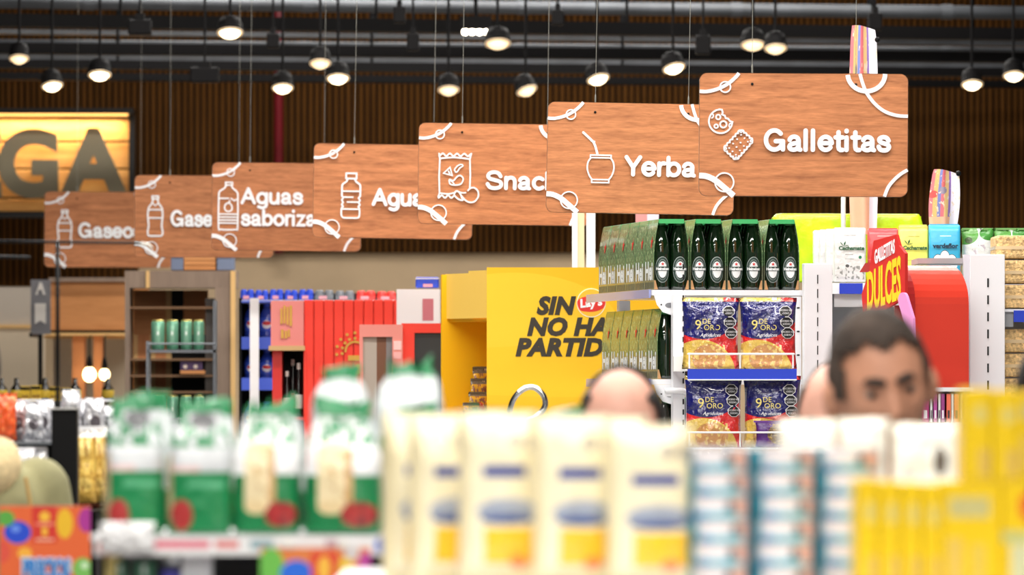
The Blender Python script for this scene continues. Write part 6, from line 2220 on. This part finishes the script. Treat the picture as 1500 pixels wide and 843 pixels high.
def pouch(x0, x1, yt, Dp, lab, seed, rz=0.0, m=mayo):
    s_ = S(Dp)
    w, h = (x1 - x0) * s_, P(0, yt, Dp).z - zf
    c_ = P((x0 + x1) / 2, 862, Dp)
    tb = thing('cream_pouch', lab, 'pouch', (c_.x, c_.y, zf + 0.0005), rz, 'cream pouches')
    inst('bag', pillow('bag', w, h, 0.06, m, seed, px=2.4, py=4.0, seal=0.03, wrinkle=0.006), tb)
    B().box(-w * 0.48, w * 0.48, -0.0012, 0.0012, h * 0.975, h * 1.005).obj('seal', mat('pouch_top', (252, 246, 226), 0.3), tb)
    B().lathe([(w * 0.42, 0), (w * 0.46, 0.004), (w * 0.44, 0.012)], 20).obj('base_gusset', mat('pouch_base', (246, 236, 200), 0.35), tb, smooth=True).scale = (1, 0.5, 1)


pouch(556, 628, 606, 8.78, 'leftmost cream pouch, seen narrow at the end of its row', 121, 0.5)
pouch(594, 694, 608, 8.68, 'second cream pouch from the left, turned a little', 122, 0.35)
pouch(668, 788, 606, 8.60, 'third cream pouch from the left with a broad yellow panel', 123, 0.08)
pouch(776, 896, 610, 8.56, 'fourth cream pouch, between two others', 124, 0.16)
pouch(884, 1014, 624, 8.52, 'rightmost cream pouch, next to the stacked cans', 125, 0.05)
for k, (x0, x1) in enumerate(((640, 736), (745, 843), (852, 948))):
    pouch(x0, x1, 612, 8.9, 'hidden cream pouch of the rear row, %s from the left' % ['first', 'second', 'third'][k], 126 + k)
tuna = print_mat('tuna_can', (214, 212, 216), [('rect', 0.16, 0.0, 0.80, 0.34, (120, 204, 226)), ('rect', 0.12, 0.0, 0.30, 0.25, (70, 140, 200)), ('ell', 0.42, 0.62, 0.22, 0.34, (232, 226, 230)), ('ell', 0.70, 0.55, 0.07, 0.26, (70, 60, 74)), ('ell', 0.86, 0.55, 0.10, 0.32, (232, 176, 160)), ('rect', -0.2, 0, 0.11, 1, (52, 150, 172)), ('rect', 0.965, 0, 1.2, 1, (40, 70, 90))], 0.35)
tealm = mat('can_side_teal', (50, 146, 168), 0.4)
steel = mat('can_rim', (210, 212, 216), 0.25, 0.9)
r = 45.5 * s
ch = 34.2 * s
can_body = B().lathe([(r * 0.97, 0.0005), (r, 0.002), (r, ch - 0.002), (r * 0.97, ch - 0.0005)], 32).mesh('label_wrap', tuna, smooth=True, uvbox=(-r, r, 0, ch))
can_lid = B().lathe([(r * 0.97, ch - 0.0006), (r * 1.01, ch - 0.0012), (r * 1.01, ch), (r * 0.95, ch), (r * 0.93, ch - 0.002), (0.002, ch - 0.002)], 32, cap=False).mesh('lid', steel)
can_base = B().lathe([(0.002, 0.0), (r * 0.95, 0.0), (r * 1.0, 0.001), (r * 0.97, 0.002)], 32, cap=False).mesh('base', steel)
RN = ['bottom', 'second', 'third', 'fourth', 'fifth', 'top']
for ci, px in enumerate((1053, 1149, 1243)):
    for k in range(6):
        c = P(px, 862, D - 0.06 + 0.0)
        tb = thing('tuna_can', '%s flat blue and white can of the %s stack' % (RN[k], ['left', 'middle', 'right'][ci]), 'can', (c.x, c.y, zf + 0.0005 + k * ch), 0.06 * ((k * 7 + ci * 3) % 5 - 2), 'stacked flat cans')
        inst('label_wrap', can_body, tb)
        inst('lid', can_lid, tb)
        inst('base', can_base, tb)
    # second row behind, seen between the stacks as teal sides
for ci, px in enumerate((1008, 1102, 1200)):
    for k in range(6):
        c = P(px, 862, D + 0.045)
        tb = thing('teal_can', '%s teal-sided can of the %s rear stack, seen between the front stacks' % (RN[k], ['left', 'middle', 'right'][ci]), 'can', (c.x, c.y + 0.0, zf + 0.0005 + k * ch), 0, 'rear teal cans')
        B().lathe([(r * 0.8, 0.0005), (r * 0.82, 0.002), (r * 0.82, ch - 0.002), (r * 0.8, ch - 0.0005)], 24).obj('label_wrap', tealm, tb, smooth=True)
        B().lathe([(r * 0.8, ch - 0.0008), (r * 0.83, ch - 0.0012), (r * 0.8, ch)], 24).obj('lid', steel, tb)
# cream bags on a riser behind the cans
D2 = 9.15
s2 = S(D2)
c = P(1275, 862, D2)
t = thing('riser_block', 'white riser block behind the flat cans', 'box', (c.x, c.y, zf))
hz_ = P(0, 742, D2).z - zf
B().box(-150 * s2, 150 * s2, -0.05, 0.10, 0.0005, hz_ - 0.004).obj('body', WHITE, t)
B().box(-152 * s2, 152 * s2, -0.052, 0.102, hz_ - 0.004, hz_).obj('lid', WHITE, t)
crm = print_mat('cream_bag', (252, 248, 234), [('ell', 0.66, 0.55, 0.10, 0.18, (96, 84, 70)), ('ell', 0.35, 0.5, 0.2, 0.12, (246, 236, 214)), ('ell', 0.2, 0.4, 0.07, 0.08, (236, 206, 196))], 0.3, bump=0.3, coat=0.4)
crm2 = print_mat('cream_bag_plain', (252, 248, 236), [('ell', 0.3, 0.5, 0.2, 0.12, (250, 230, 180)), ('rect', 0.55, 0.3, 0.8, 0.6, (226, 224, 220))], 0.3, bump=0.3, coat=0.4)
for k, (x0, x1, yt, m) in enumerate(((1134, 1232, 616, crm2), (1226, 1304, 614, crm2), (1300, 1418, 622, crm))):
    c = P((x0 + x1) / 2, 742, D2 - 0.005 * k)
    tb = thing('cream_bag', ['left', 'middle', 'right dark-spotted'][k] + ' cream bag on the riser before the greying man', 'bag', (c.x, c.y, zf + hz_ + 0.0005), 0, 'cream bags')
    h = (742 - yt) * s2
    w = (x1 - x0) * s2
    inst('bag', pillow('bag', w * 0.93, h, 0.055, m, 140 + k, px=2.4, py=5, seal=0.03, wrinkle=0.006), tb)
    B().box(-w / 2, w / 2, -0.0012, 0.0012, h * 0.975, h * 1.005).obj('seal', mat('pouch_top', (252, 246, 226), 0.3), tb)
# yellow boxes
D3 = 8.3
s3 = S(D3)
YB = (246, 206, 20)
slimy = print_mat('yellow_box_spine', YB, [('ell', 0.62, 0.72, 0.22, 0.10, (222, 206, 120)), ('rect', 0.55, 0.05, 0.95, 0.34, (228, 190, 90)), ('rect', 0.0, 0, 0.10, 1, (226, 190, 10))], 0.4)
facey = print_mat('yellow_box_face', YB, [('rect', 0.12, 0.68, 0.80, 0.86, (206, 196, 130)), ('rect', 0.1, 0.1, 0.35, 0.5, (232, 196, 90)), ('rect', 0.5, 0.1, 0.72, 0.45, (232, 200, 80))], 0.4)
sidey = print_mat('yellow_box_end', YB, [('ell', 0.9, 0.78, 0.5, 0.16, (236, 96, 40)), ('rect', 0.2, 0.0, 1.1, 0.45, (214, 214, 168)), ('rect', 0.0, 0.46, 1.1, 0.56, (196, 200, 130))], 0.4)


def ybox(x0, x1, yt, z0, m, lab, group, dpt=0.14):
    w = (x1 - x0) * s3
    h = P(0, yt, D3).z - z0
    c_ = P((x0 + x1) / 2, 800, D3)
    tb = thing('yellow_box', lab, 'box', (c_.x, c_.y, z0 + 0.0004), 0, group)
    B().box(-w / 2 + 0.0006, w / 2 - 0.0006, 0, dpt, 0, h - 0.0006).obj('carton', m, tb, uvbox=(-w / 2, w / 2, 0, h), bevel=0.0015)
    B().box(-w / 2 + 0.002, w / 2 - 0.002, dpt * 0.02, dpt * 0.5, h - 0.0005, h + 0.0002).obj('lid_flap', mat('yellow_flap', (246, 214, 60), 0.4), tb)
    return h


xs_ = [1254, 1287, 1319, 1350, 1379]
for k in range(4):
    ybox(xs_[k], xs_[k + 1], 704 + 2 * k, zf, slimy, 'slim yellow box, %s from the flat cans in the lower row' % ['first', 'second', 'third', 'fourth'][k], 'lower yellow boxes')
ybox(1379, 1468, 706, zf, facey, 'broad yellow box with a grey caption in the lower row', 'lower yellow boxes')
ybox(1468, 1530, 706, zf, sidey, 'yellow box with an orange corner at the right picture edge', 'lower yellow boxes')
zu = P(0, 705, D3).z
for k, (x0, x1) in enumerate(((1409, 1452), (1452, 1492), (1492, 1534))):
    ybox(x0, x1, 570 + 2 * k, zu, slimy if k < 2 else facey, '%s yellow box stacked on the lower row' % ['left', 'middle', 'right'][k], 'upper yellow boxes', 0.12)
